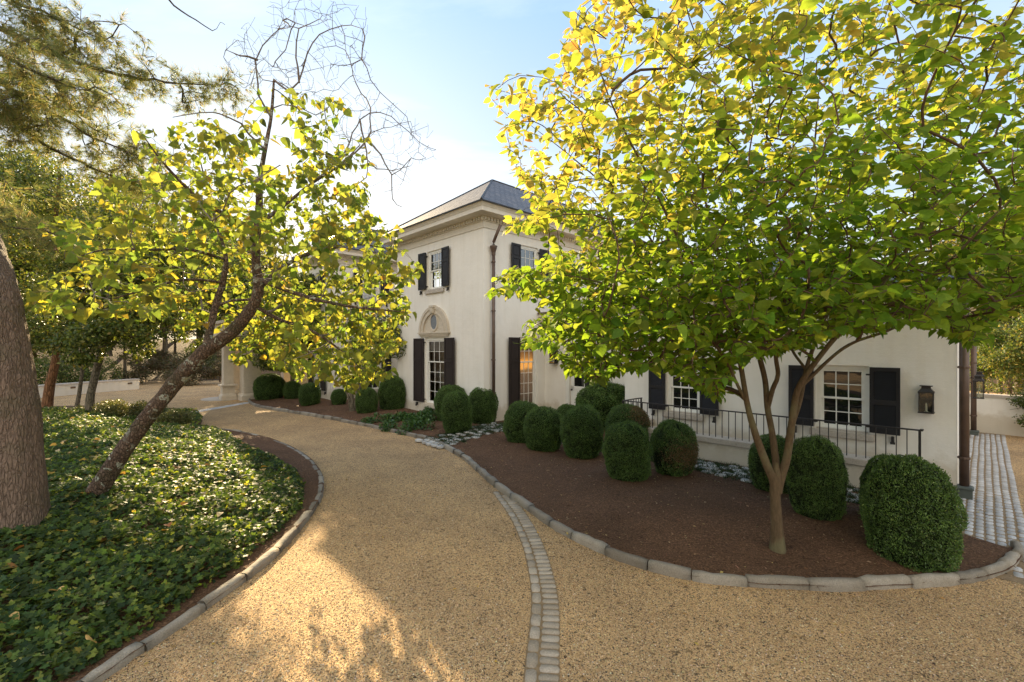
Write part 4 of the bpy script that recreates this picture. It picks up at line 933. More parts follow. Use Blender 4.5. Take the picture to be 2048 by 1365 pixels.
# ------------------------------------------------------------------ generic leafy masses
def clump_leaves(name, cents, rads, n, size, cols, wts, tpl=T_SMALL, flat=.4, shell=.55, droop=.2):
    cents = np.asarray(cents, float); rads = np.asarray(rads, float); vol = rads.prod(1)**(2/3); k = R.choice(len(cents), n, p=vol/vol.sum())
    u = rdir(n); rr = R.uniform(shell, 1.0, n)**.6; P = cents[k]+u*rads[k]*rr[:, None]
    D = unit(u*.6+rdir(n)*.7-np.array((0, 0, droop))); N = unit(np.array((0, 0, 1.))*flat+u*.5+rdir(n)*.5)
    return scatter(name, tpl, P, D, N, R.uniform(size*.65, size*1.2, n), palette(n, cols, wts))
def tree(name, base, trunk_pts, r0, cents, rads, n, size, cols, wts, label, cat='tree', group=None, bark='greybark', shell=.35, limbs=10, twigs=70, tpl=T_SMALL, flat=.4, leafmat='bgleaf'):
    base = np.asarray(base, float); e = tag(empty(name, tuple(base)), label, cat, group)
    tp = np.asarray(trunk_pts, float); rr = np.linspace(r0, r0*.3, len(tp)); V, Fc = bark_tube([(tp, rr)], 16, .14, .07, .35, random.random()*9); link('trunk', np_mesh('trunk', V, Fc, smooth=True), M[bark], e)
    sk = Skel(); sk.limb(tp, r0, r0*.3); skip = set(range(len(sk.P)))
    cents = np.asarray(cents, float); rads = np.asarray(rads, float)
    for i in range(limbs+twigs):
        j = i % len(cents); sk.reach(cents[j]+unit(R.normal(size=3))*rads[j]*(R.uniform(.05, .4) if i < limbs else R.uniform(.4, .92)), step=.3)
    sk.radii(.006, .5, r0*.5); link('branches', sk.mesh('branches', skip, 4), M['twig'], e)
    link('crown', clump_leaves('crown', cents, rads, n, size, cols, wts, tpl, flat, shell), M[leafmat], e); return e
HOLLY = [(.095, .135, .03), (.15, .19, .04), (.25, .27, .06), (.055, .08, .022), (.36, .31, .08)]
def rclumps(n, c, r, cr, seed, squash=.75):
    rg = np.random.default_rng(seed); u = unit(rg.normal(size=(n, 3)))*rg.random((n, 1))**(1/2.4); return np.asarray(c)+u*np.asarray(r), np.c_[[rg.uniform(cr*.6, cr*1.2, 3)*(1, 1, squash) for _ in range(n)]]
def rel(px, py, d, b): return at(px, py, d)-b
# three trees standing at the far edge of the ivy island
def island_tree(px, py, zg, pts, r0, name, label, bark, cc, n, seed, size=.11):
    b = gp(px, py, zg); d = b[1]; tp = [(0, 0, -.1)]+[rel(x, y, d+dd, b) for x, y, dd in pts]
    cs = []; rs = []
    for (x, y, dd, r, k) in cc:
        a, q = rclumps(k, rel(x, y, d+dd, b), (r, r, r*.75), r*.42, seed+int(x)); cs.append(a); rs.append(q)
    return tree(name, b, tp, r0, np.vstack(cs), np.vstack(rs), n, size, HOLLY, [4, 4, 2.2, 3, .8], label, bark=bark, shell=.25, limbs=14, twigs=110)
island_tree(92, 824, .3, [(100, 770, 0), (112, 715, 0), (118, 620, .2), (110, 480, .4), (120, 340, .5)], .15, 'evergreen_tree', 'dark evergreen tree with a reddish trunk beside the big pine trunk', 'redtrunk', [(120, 640, .3, 1.7, 12), (60, 520, .5, 2.3, 16), (150, 430, .8, 2.3, 16), (40, 380, 1.2, 2.4, 14)], 34000, 101)
island_tree(150, 828, .32, [(158, 790, 0), (165, 735, 0), (172, 640, 0), (190, 520, .3)], .065, 'evergreen_tree', 'slim grey trunked tree between the red trunk and the curved trunk', 'greybark', [(165, 640, -.3, 1.3, 8), (210, 560, .2, 1.6, 10)], 14000, 102)
island_tree(182, 838, .34, [(180, 800, 0), (192, 745, 0), (206, 690, 0), (212, 620, .1), (240, 520, .4), (280, 420, .6)], .12, 'evergreen_tree', 'evergreen with a curved grey trunk and drooping sprays over the drive', 'greybark', [(280, 670, .2, 1.05, 9), (350, 615, .6, 1.2, 10), (230, 600, .2, 1.6, 12), (300, 500, .8, 2.0, 16), (400, 570, 0, .75, 11), (460, 572, 0, .75, 11), (515, 578, 0, .7, 11), (395, 690, .9, .6, 4), (200, 690, -.6, 1.0, 7)], 34000, 103)  # right-hand clumps put in to cast shade on the kerb strip and near ivy
# low spreading shrubs on the island's edge
def low_shrub(px0, px1, yt, yb, zg, label, cols, n=5200, seed=1, size=.05):
    b = gp((px0+px1)/2, yb, zg); d = b[1]; w = (px1-px0)/2*d/F; h = (yb-yt)/F*d*.95; rg = np.random.default_rng(seed); k = 14
    a = rg.uniform(0, 6.28, k); q = rg.random(k)**.5; cs = np.c_[np.cos(a)*w*.7*q, np.sin(a)*w*.6*q, h*(.35+.3*(1-q))]; rs = np.c_[np.full(k, w*.36), np.full(k, w*.36), np.full(k, h*.38)]
    e = tag(empty('low_shrub', tuple(b)), label, 'shrub'); sk = Skel(); sk.limb([(0, 0, 0), (0, 0, h*.3)], .02, .012)
    for c, r in zip(cs, rs):
        for _ in range(5): sk.reach(c+unit(R.normal(size=3))*r*.9, step=.1)
    sk.radii(.003); link('stems', sk.mesh('stems', set(), 4), M['twig'], e); link('foliage', clump_leaves('foliage', cs, rs, n, size, cols, [3, 3, 2], T_SMALL, .5, .3), M['bgleaf'], e); return e
SP = [(.16, .17, .05), (.10, .12, .04), (.25, .23, .09)]
low_shrub(186, 268, 792, 840, .3, 'low bronze-green shrub touching the curved grey trunk', SP, seed=1)
low_shrub(258, 330, 793, 838, .3, 'darker low shrub behind the leaning trunk', [(.06, .08, .03), (.10, .11, .045), (.16, .15, .06)], seed=2)
low_shrub(318, 380, 815, 852, .25, 'low shrub between the leaning trunk and the drive edge', SP, seed=3, n=4200)
low_shrub(146, 186, 806, 836, .3, 'small pale shrub between the slim trunk and the curved trunk', SP, seed=4, n=2000)

# ------------------------------------------------------------------ distant trees (a few kinds, copied)
FAR = [(.10, .15, .03), (.17, .20, .045), (.27, .25, .06), (.06, .095, .022), (.36, .29, .08)]
def far_tree(h, spread, n, cols, wts, seed, bark='greybark', size=.2):
    cs, rs = rclumps(34, (0, 0, h*.60), (spread, spread, h*.38), spread*.36, seed); tp = [(0, 0, -.3), (.1, 0, h*.2), (-.1, .1, h*.45), (.1, 0, h*.8)]
    return tree('far_tree', (0, 0, 0), tp, h*.022, cs, rs, n, size, cols, wts, 'x', bark=bark, shell=.2, limbs=20, twigs=120, tpl=T_SMALL)
pa = far_tree(13, 4.2, 15000, FAR, [3, 3, 2, 3, 1], 5, size=.26); pb = far_tree(15, 4.6, 15000, FAR, [2, 3, 3, 1, 2.5], 6, size=.26); pc = far_tree(9, 3.2, 11000, FAR, [3, 2, 1, 4, .5], 7, size=.2)
spots = [ # prototype, px of the trunk, depth, ground, scale, label, group
 (pa, 30, 33, 1.0, 1.0, 'tall green tree far behind the white wall at the left edge', None),
 (pb, 215, 38, 2.0, 1.0, 'tall yellow-green tree far behind the curved grey trunk', None),
 (pc, 330, 34, 1.6, 1.0, 'dark bushy tree on the bank behind the drive', None),
 (pa, 400, 44, 2.8, .95, 'green tree on the bank left of the stone portico', None),
 (pb, -90, 30, .6, 1.05, 'yellow-green tree beyond the left edge of the drive', None),
 (pc, 120, 28.5, .7, .8, 'low dark tree close behind the white wall', None),
 (pc, 455, 40, 2.4, 1.0, 'dark tree just left of the stone portico', None),
 (pb, 1985, 30, .6, .85, 'yellow tree behind the pale wall at the end of the path', None),
 (pa, 2040, 24, .2, .7, 'green tree behind the pale wall at the right edge', None),
 (pc, 1950, 40, 1.2, 1.0, 'dark tree showing between the wing and the yellow tree', None),
 (pb, 2110, 34, .8, 1.0, 'yellow-green tree beyond the right edge of the pale wall', None),
 (pc, 1968, 19.5, -.2, .46, 'low green thicket just behind the pale wall, next to the wing', None),
 (pc, 2022, 18.0, -.2, .50, 'bushy green thicket just behind the pale wall and its shrub', None),
 (pc, 2095, 17.5, -.2, .55, 'thicket at the far end of the pale wall', None),
 (pc, 1998, 25, .2, .62, 'bushy tree between the yellow tree and the thicket at the wall', None),
 (pa, 1955, 33, .6, .8, 'green tree right behind the end of the wing', None),
 (pc, 10, 27, .4, .5, 'dark thicket behind the white wall, half hidden by the pine trunk', None),
 (pc, 70, 29, .6, .52, 'dark thicket behind the white wall and the reddish trunk', None),
 (pc, 175, 30, .7, .52, 'dark thicket behind the white wall and the curved trunk', None),
 (pc, 250, 31, .8, .52, 'dark thicket behind the rounded end of the white wall', None),
 (pc, 300, 37, 1.6, .5, 'thicket on the bank above the rounded shrub', None),
 (pc, 350, 40, 2.0, .55, 'dark thicket on the bank, seen past the leaning trunk', None),
 (pc, 395, 38, 1.9, .5, 'thicket on the bank just short of the portico', None),
 (pc, 435, 42, 2.4, .6, 'thicket on the bank behind the tall dull shrub', None),
 (pc, 475, 46, 2.6, .6, 'thicket behind the stone portico', None),
 (pb, 365, 50, 3.2, .9, 'yellowish tree high on the bank, seen past the leaning trunk', None),
 (pa, 290, 46, 3.0, .9, 'tall hazy green tree high on the bank', None),
 (pb, 480, 50, 3.2, 1.0, 'tall yellowish tree behind the stone portico', None),
 (pa, 560, 52, 3.0, .75, 'green tree behind the low entrance range', None),
]
used = set()
for (p, px, d, z, sc, lab, gr) in spots:
    o = p if p not in used else copy_tree(p); used.add(p)
    o.location = ((px-CX)/F*d, d, z); o.scale = (sc,)*3; o.rotation_euler = (0, 0, random.uniform(0, 6.28)); tag(o, lab, 'tree', 'trees far beyond the drive and walls')
# dense dark hedge above the white wall
hp = [((x-CX)/F*d, d, .75) for x, d in ((60, 25.5), (95, 26.5), (130, 27.2), (165, 28), (200, 28.6), (20, 24.5))]
e = tag(empty('hedge', hp[0]), 'dark clipped evergreen mass growing above the low white wall', 'hedge'); cs = np.array(hp)-np.array(hp[0]); link('foliage', clump_leaves('foliage', cs, np.tile((1.3, 1.0, 1.15), (6, 1)), 14000, .12, HOLLY[:4], [4, 3, 1, 4], shell=.5), M['bgleaf'], e)
m = MB()
for c in cs: m.tube([(c[0], c[1], -1.0), (c[0]+.1, c[1], .6)], .05, 6)
m.build('stems', M['twig'], e)
# shrubs on the bank left of the portico
for i, (px, d, z, s, lab) in enumerate([(345, 31, .45, 1.2, 'brown bare shrub on the bank above the drive'), (400, 33, .7, 1.5, 'dull green shrub on the bank nearer the portico'), (440, 30, .35, 1.1, 'low brown shrub beside the stone portico'), (300, 33, .7, 1.4, 'grey-brown shrub on the bank behind the white wall end'), (375, 29, .2, 1.3, 'rounded brown shrub at the foot of the bank'), (425, 36, 1.1, 1.7, 'tall dull shrub high on the bank near the portico'), (270, 30, .3, 1.3, 'brown shrub beside the rounded end of the white wall')]):
    b = np.array(((px-CX)/F*d, d, z)); cs, rs = rclumps(9, (0, 0, s*.55), (s, s*.8, s*.5), s*.45, 60+i); e = tag(empty('bank_shrub', tuple(b)), lab, 'shrub')
    cl = [(.14, .10, .06), (.10, .085, .045), (.08, .09, .035)] if i != 1 else [(.06, .08, .03), (.09, .10, .04), (.12, .12, .05)]
    link('foliage', clump_leaves('foliage', cs, rs, 4500, .11, cl, [3, 2, 2], shell=.2), M['bgleaf'], e); sk = Skel(); sk.limb([(0, 0, -.2), (0, 0, s*.3)], .05, .03)
    for c in cs: sk.reach(c, step=.2)
    sk.radii(.006); link('stems', sk.mesh('stems'), M['twig'], e)
# shrub trained on the right-hand wall
b = np.array((*h2w(WW+1.75, bs-.62), 0)); cs, rs = rclumps(26, (0, 0, 1.0), (.95, .28, .75), .24, 77); cs[:, :2] = cs[:, :1]*EX+cs[:, 1:2]*EY
e = tag(empty('wall_shrub', tuple(b)), 'thin dark shrub spread against the pale wall beside the path', 'shrub'); link('foliage', clump_leaves('foliage', cs, rs, 5200, .06, HOLLY, [4, 3, 1, 3, .3], shell=.1), M['bgleaf'], e); sk = Skel(); sk.limb([(0, 0, 0), (.02, 0, .5), (0, 0, .9)], .03, .012)
for c in cs:
    for _ in range(2): sk.reach(c+R.normal(0, .12, 3), step=.12)
sk.radii(.004); link('stems', sk.mesh('stems'), M['twig'], e)
# small multi-stemmed tree and climbing evergreen by the recess
b = gp(706, 822, .15); tp = [(0, 0, -.1), (-.08, .05, .6), (-.22, .1, 1.2), (-.3, .1, 2.2)]
cs, rs = rclumps(16, (.9, 1.0, 2.6), (1.3, .8, .9), .55, 88)
e = tree('small_tree', b, tp, .09, cs, rs, 9000, .09, HOLLY, [4, 3, 1.5, 3, .3], 'little multi-stemmed tree with dark leaves in the far bed', bark='greybark', limbs=12, twigs=60)
V, Fc = bark_tube([([(0.05, .03, -.1), (.12, .05, .5), (.35, .1, 1.2), (.7, .3, 2.2)], [.07, .055, .04, .02]), ([(-.06, -.03, -.1), (-.2, 0, .6), (-.55, .1, 1.3)], [.05, .04, .02])], 10, .12, .06); link('side_stem', np_mesh('side_stem', V, Fc, smooth=True), M['greybark'], e)

b = np.array((-10.0, 20.3, .15)); cs, rs = rclumps(30, (-.05, 0, 3.45), (1.6, 1.0, 2.35), .85, 91)  # tree added as a sun blocker, so its crown shades the drive
tree('small_tree', b, [(0, 0, -.1), (.05, .05, .9), (-.05, .1, 2.2), (0, 0, 4.2)], .11, cs, rs, 42000, .11, HOLLY, [4, 3, 1.5, 3, .3], 'added dark bushy tree shading the drive, by the stone portico behind the leaning tree', bark='greybark', limbs=12, twigs=60)
# ------------------------------------------------------------------ ground cover by the front window, mondo grass, litter
def zmix(P): return zR(P)
cs = []
for (px, py, r, k) in ((845, 838, .55, 16), (800, 836, .45, 10), (868, 826, .4, 8), (770, 848, .35, 7), (815, 850, .4, 8), (745, 836, .25, 3)):
    c = gp(px, py, .2)[:2]
    for _ in range(k): cs.append(c+R.normal(0, r*.55, 2))
cs = np.array(cs); cs = cs[inside(cs, bedR)]; rs = np.c_[np.full(len(cs), .20), np.full(len(cs), .20), R.uniform(.10, .2, len(cs))]; c3 = np.c_[cs, zmix(cs)+.06]
me = clump_leaves('ground_cover', c3, rs, 6500, .085, [(.06, .13, .03), (.09, .17, .045), (.04, .09, .025)], [3, 2, 2], T_SMALL, 1.0, .3, -.1); tag(link('ground_cover', me, M['gcover']), 'glossy green ground cover under the front window', 'ground cover', None, 'stuff')
gpos = np.array(gpos); gpos = gpos[inside(gpos, bedR)]; n = 14; P = np.repeat(gpos, n, 0)+R.normal(0, .035, (len(gpos)*n, 2)); P3 = np.c_[P, np.repeat(zmix(gpos), n)]; k = len(P3)
a = R.uniform(0, 6.28, k); D = np.c_[np.cos(a), np.sin(a), R.uniform(.5, 1.6, k)]
me = scatter('mondo_grass', T_NEEDLE, P3, D, rdir(k), R.uniform(.045, .09, k), palette(k, [(.03, .065, .02), (.045, .085, .025), (.02, .045, .016)], [3, 2, 2]), R.uniform(.007, .011, k)); tag(link('mondo_grass', me, M['gcover']), 'dark tufts of mondo grass between the stepping stones', 'grass', None, 'stuff')
# chips and small dry leaves on the mulch
def on_bed(n, poly, zfun, lo=0):
    x0, y0 = poly.min(0); x1, y1 = poly.max(0); P = R.uniform((x0, y0), (x1, y1), (n, 2)); P = P[inside(P, poly)]; return np.c_[P, zfun(P)]
P = on_bed(11000, bedR, zR); n = len(P); P[:, 2] += .012
me = scatter('fallen_leaves', T_SMALL, P, rdir(n)*(1, 1, .15), np.array((0, 0, 1.))+rdir(n)*.5, R.choice([.018, .03, .05], n, p=[.5, .36, .14]), palette(n, [(.30, .20, .11), (.45, .35, .20), (.16, .09, .05), (.55, .42, .16)], [3, 2, 4, .6])); tag(link('fallen_leaves', me, M['litter']), 'small dry leaves and chips lying on the mulch', 'leaf litter', None, 'stuff')
P = on_bed(30000, bedR, zR); n = len(P); P[:, 2] += .006
me = scatter('mulch', T_SMALL, P, rdir(n)*(1, 1, .25), np.array((0, 0, 1.))+rdir(n)*1.1, R.uniform(.03, .09, n), palette(n, [(.10, .055, .031), (.18, .10, .056), (.028, .016, .010), (.40, .27, .17)], [3, 2, 3.4, 1.2], .3), R.uniform(.008, .016, n)); tag(link('mulch', me, M['litter']), 'shredded dark brown bark mulch', 'mulch', None, 'stuff')
P = np.c_[R.uniform((-3.2, 2.6), (8, 12), (800, 2)), np.full(800, .010)]; P = P[~inside(P[:, :2], bedR)]; n = len(P)
me = scatter('fallen_leaves', T_SMALL, P, rdir(n)*(1, 1, .15), np.array((0, 0, 1.))+rdir(n)*.3, R.uniform(.02, .05, n), palette(n, [(.55, .38, .08), (.45, .28, .10), (.30, .18, .08), (.10, .07, .05)], [2, 2, 2, 1])); tag(link('drive_leaves', me, M['litter']), 'a few small dry leaves on the gravel', 'leaf litter', None, 'stuff')
# loose pebbles on the near gravel
n = 60000; d = 2.9+R.random(n)**1.6*6.0; P = np.c_[R.uniform(-1.15, 1.15, n)*d, d]; keep = ~inside(P, bedR) & ~inside(P, bedL) & (pdist(P, bandL) > .15) & (pdist(P, kerbR) > .02) & (pdist(P, kerbL) > .02)
band_poly = np.vstack([bandL, bandL[::-1]+np.array((.28, 0.02))]); keep &= ~inside(P, band_poly); P = P[keep]; n = len(P)
OCT = (np.array([(-.5, 0, 0), (0, -.4, 0), (.5, 0, 0), (0, .4, 0), (.05, 0, .42), (0, 0, -.2)]), np.array([(0, 1, 4), (1, 2, 4), (2, 3, 4), (3, 0, 4)]))
me = scatter('loose_gravel', OCT, np.c_[P, np.full(n, .001)], rdir(n)*(1, 1, 0)+1e-4, np.array((0, 0, 1.))+rdir(n)*.25, R.uniform(.008, .019, n), palette(n, [(.55, .40, .21), (.66, .52, .32), (.42, .29, .15), (.24, .19, .14), (.74, .66, .52)], [4, 3, 3, .8, 1]))
tag(link('loose_gravel', me, M['litter']), 'loose tan pebbles of the drive', 'gravel', None, 'stuff')

# ------------------------------------------------------------------ ivy
x0, y0 = bedL.min(0); x1, y1 = bedL.max(0)
n = 480000; P = R.uniform((-17, .5), (-2.3, 18), (n, 2)); 
P = P[(np.abs(P[:, 0]/P[:, 1]) < 1.35) | (P[:, 1] < 2)]; P = P[R.random(len(P)) < np.clip(1.15-.055*P[:, 1], .35, 1)]; inn = inside(P, bedL); P = P[inn]; dk = pdist(P, kerbL)
strip = .16+.75*np.exp(-((P[:, 1]-10.6)/1.9)**2)+.12*n2(P, 1.4, 4)
far = (P[:, 0] < -12.2) & (P[:, 1] > 13.6)
keep = (dk > strip+.05) & ~far; P = P[keep]; dk = dk[keep]-strip[keep]; n = len(P)
bump = .09*n2(P, 2.3, 1)+.05*n2(P, 6.0, 5); z = zL(P)+.03+np.clip(dk*.5, 0, .12)+bump*np.clip(dk*3, .2, 1)+R.uniform(-.05, .04, n)
a = R.uniform(0, 6.28, n); D = np.c_[np.cos(a), np.sin(a), R.uniform(-.55, .1, n)]; down = np.c_[np.full(n, .25), np.full(n, -.35), np.ones(n)]
N = unit(down+rdir(n)*.8); sz = R.uniform(.034, .068, n)*np.where(R.random(n) < .25, .7, 1)
me = scatter('ivy', T_IVY, np.c_[P, z], D, N, sz*1.15, palette(n, [(.040, .070, .030), (.065, .105, .034), (.10, .15, .036), (.17, .21, .045), (.28, .27, .07)], [4, 4, 2.4, 1.3, .4])); tag(link('ivy', me, M['ivy']), 'dense dark green ivy carpet over the island mound', 'ivy', None, 'stuff')
P = P[R.random(n) < .0032]; n = len(P); z = zL(P)+.17
me = scatter('fallen_leaves', T_HEART, np.c_[P, z], rdir(n)*(1, 1, .3), np.array((0, 0, 1.))+rdir(n)*.5, R.uniform(.06, .12, n), palette(n, [(.55, .30, .05), (.60, .42, .15), (.35, .16, .05), (.55, .45, .25)], [2, 2, 1, 1])); tag(link('ivy_leaves', me, M['litter']), 'yellow and tan leaves dropped on the ivy', 'leaf litter', None, 'stuff')
#@@TREES
# ------------------------------------------------------------------ the multi-stemmed tree on the right
def poly_in(P, poly):
    """does a world point project inside an outline (only used to keep the crowns' real 3-D volume to the tree's outline)"""
    px = CX+F*P[:, 0]/P[:, 1]; py = HY-F*(P[:, 2]-CH)/P[:, 1]; return inside(np.c_[px, py], poly)
def leaves_on(sk, tips_ids, sp, size, col_fn, flat, droop, side=.85, start=.15, tpl=T_OVATE, min_len=0.0, name='crown', per=1, keep=None):
    pos = []; dr = []; nr = []
    for ids in tips_ids:
        if len(ids) < 2: continue
        C = np.asarray([sk.P[sk.par[ids[0]]]]+[sk.P[i] for i in ids]); h = np.r_[0, np.cumsum(np.linalg.norm(np.diff(C, axis=0), axis=1))]; s = h[-1]*start; k = 0; tn_ = np.array((0, 0, flat))+R.normal(0, .38, 3); td = unit(C[-1]-C[0]+1e-6); tn_ = tn_-td*np.dot(tn_, td)*.7
        while s < h[-1]+sp*.3:
            p = np.array([np.interp(min(s, h[-1]), h, C[:, j]) for j in range(3)]); q = np.array([np.interp(min(s, h[-1])-.05, h, C[:, j]) for j in range(3)]); t = unit(p-q+1e-6); sd = np.cross(t, (0, 0, 1.)); sd = sd/(np.linalg.norm(sd)+1e-6)
            for _ in range(per):
                sg = 1 if k % 2 else -1; d = sd*sg*side*R.uniform(.7, 1.2)+t*R.uniform(.25, .8)-np.array((0, 0, droop*R.uniform(.3, 1.6)))+R.normal(0, .18, 3)
                pos.append(p+sd*sg*.015+R.normal(0, .006, 3)); dr.append(d); nr.append(tn_+R.normal(0, .22, 3)); k += 1
            s += sp*R.uniform(.75, 1.3)
    pos = np.array(pos); dr = np.array(dr); nr = np.array(nr)
    if keep is not None: k_ = keep(pos); pos, dr, nr = pos[k_], dr[k_], nr[k_]
    n = len(pos); sz_ = R.uniform(size*.55, size*1.2, n); return scatter(name, tpl, pos, dr, unit(np.array(nr)), sz_, col_fn(pos), sz_*R.uniform(.75, 1.12, n), R.normal(1.1, .8, n)), n
TB = gp(1555, 1082, .20); TD = TB[1]
rt = tag(empty('broadleaf_tree', tuple(TB)), 'multi-stemmed tree with a wide yellow-green crown in the mulch bed', 'tree')
def tr(px, py, dd=0.0): return at(px, py, TD+dd)-TB
stems = [
 ([(1556,1125,0),(1555,1085,0),(1553,1040,0),(1550,985,0),(1552,955,0),(1552,925,.02)], [.15,.125,.105,.10,.102,.045]),
 ([(1552,985,0),(1547,962,-.01),(1530,922,-.03),(1510,866,-.08),(1496,815,-.12),(1488,770,-.15),(1480,720,-.18),(1470,640,-.22),(1440,520,-.3),(1405,380,-.3)], [.095,.085,.076,.066,.055,.05,.046,.04,.03,.016]),
 ([(1490,800,-.12),(1470,760,-.2),(1452,720,-.3),(1400,660,-.5),(1300,600,-.7),(1180,560,-.85),(1080,545,-.9)], [.035,.03,.028,.026,.022,.014,.006]),
 ([(1552,980,.02),(1552,930,.07),(1544,865,.12),(1535,815,.16),(1530,760,.2),(1516,700,.25),(1500,600,.35),(1495,470,.4),(1530,300,.5),(1545,120,.5)], [.085,.07,.064,.06,.055,.05,.042,.034,.022,.008]),
 ([(1535,820,.17),(1545,780,.1),(1556,750,.05),(1552,700,0),(1570,600,-.15),(1600,460,-.3),(1625,330,-.35),(1640,150,-.4)], [.048,.045,.042,.04,.034,.028,.02,.008]),
 ([(1554,985,0),(1560,960,0),(1574,915,-.03),(1583,850,-.1),(1588,815,-.13),(1600,770,-.2),(1650,700,-.3),(1720,620,-.45),(1800,520,-.6),(1870,400,-.7),(1930,270,-.8),(1990,120,-.9)], [.095,.085,.075,.066,.062,.055,.046,.04,.034,.027,.018,.007]),
 ([(1575,880,.05),(1600,800,.2),(1612,740,.3),(1640,660,.45),(1690,540,.7),(1720,400,.9),(1735,220,1.0)], [.05,.046,.042,.036,.03,.02,.008]),
 ([(1600,775,-.2),(1690,695,-.1),(1780,660,0),(1860,618,.1),(1950,570,.2),(2050,520,.3)], [.036,.03,.026,.02,.014,.006]),
 ([(1612,740,.3),(1580,690,.5),(1560,600,.8),(1500,480,1.1),(1440,330,1.3),(1400,200,1.4)], [.03,.028,.024,.02,.014,.006]),
 ([(1480,720,-.18),(1420,640,.1),(1340,540,.4),(1260,420,.6),(1150,320,.7),(1060,250,.75)], [.032,.028,.025,.02,.013,.005]),
 ([(1470,640,-.22),(1380,520,-.6),(1300,360,-.9),(1220,200,-1.1),(1180,60,-1.2)], [.03,.026,.02,.013,.005]),
 ([(1720,620,-.45),(1800,600,-.9),(1900,520,-1.2),(2000,420,-1.4),(2100,330,-1.5)], [.03,.026,.02,.014,.006]),
]
stems = [(p_, [q*.58 for q in rr]) for p_, rr in stems]
V, Fc = bark_tube([([tr(*p) for p in pts], rr) for pts, rr in stems], 18, .05, .06, .30, 3.0, (7, 7, 2.5)); link('trunk', np_mesh('trunk', V, Fc, smooth=True), M['smoothbark'], rt)
sk = Skel()
for pts, rr in stems: sk.limb([tr(*p) for p in pts], rr[0], rr[-1], jit=.002)
skip = set(range(len(sk.P)))
out = [(966,172),(1000,150),(1100,150),(1120,90),(1150,20),(1170,-60),(1250,-260),(1500,-420),(1900,-420),(2350,-300),(2450,300),(2250,560),(2010,620),(1975,680),(1920,690),(1840,640),(1760,660),(1660,670),(1600,695),(1540,705),(1480,715),(1430,800),(1400,790),(1360,740),(1270,735),(1180,765),(1130,740),(1085,700),(1040,690),(1050,640),(1110,620),(1090,600),(970,590),(980,555),(1030,520),(1100,505),(1160,490),(1150,460),(1050,470),(1010,455),(1060,400),(1000,280),(1010,240)]
def targets(n, c, r, poly, zlo, org, dens=None):
    T = []
    while len(T) < n:
        P = org+np.asarray(c)+unit(R.normal(size=(n, 3)))*np.asarray(r)*R.random((n, 1))**(1/3)
        ok = poly_in(P, poly) & (P[:, 2] > zlo) & (P[:, 1] > 2.75)
        if dens is not None: ok &= R.random(n) < dens(P)
        T += list(P[ok]-org)
    return np.array(T[:n])
TC = (.1, .05, 4.2); TRd = (4.3, 2.5, 3.1)
T1 = targets(190, TC, TRd, out, 2.0, TB); T1 = T1[np.argsort(np.linalg.norm(T1-np.array((0, 0, 1.4)), axis=1))]
for t in T1: sk.reach(t, step=.16, sag=.1, grow=.5, zpen=2.0)
dens = lambda P: np.where(HY-F*(P[:, 2]-CH)/P[:, 1] < 300, .62, np.where((CX+F*P[:, 0]/P[:, 1] < 1250) & (HY-F*(P[:, 2]-CH)/P[:, 1] < 420), .7, 1.0))
T2 = np.vstack([targets(5200, TC, TRd, out, 2.0, TB, dens), targets(1900, (-.4, .05, 2.6), (3.4, 2.1, .95), out, 1.75, TB)]); T2 = T2[np.argsort(np.linalg.norm(T2-np.array((0, 0, 1.4)), axis=1))]
tw = []
for t in T2:
    ids = sk.reach(t, step=.11, grow=.4, zpen=2.5); tw.append(ids[-5:])
sk.radii(.0026, .45, .03); link('branches', sk.mesh('branches', skip, 5), M['twig'], rt)
def col_right(P):
    W_ = P+TB; n = len(P); py = HY-F*(W_[:, 2]-CH)/W_[:, 1]; y = sm((W_[:, 2]-3.6)/2.6)*.62+sm((3.0-W_[:, 0])/3.0)*sm((W_[:, 2]-2.6)/1.6)*.55; y = np.clip(y-.17+R.normal(0, .17, n), 0, 1)
    g = palette(n, [(.13, .23, .022), (.165, .28, .028), (.095, .185, .022), (.24, .33, .04)], [3, 3, 2, 1.5]); ye = palette(n, [(.50, .42, .10), (.40, .39, .08), (.56, .42, .13), (.58, .32, .09), (.32, .36, .06)], [3, 3, 2, .5, 2])
    return g*(1-y[:, None])+ye*y[:, None]
me, n = leaves_on(sk, tw, .043, .114, col_right, 1.0, .35); link('crown', me, M['leaf'], rt); print('right tree leaves', n)

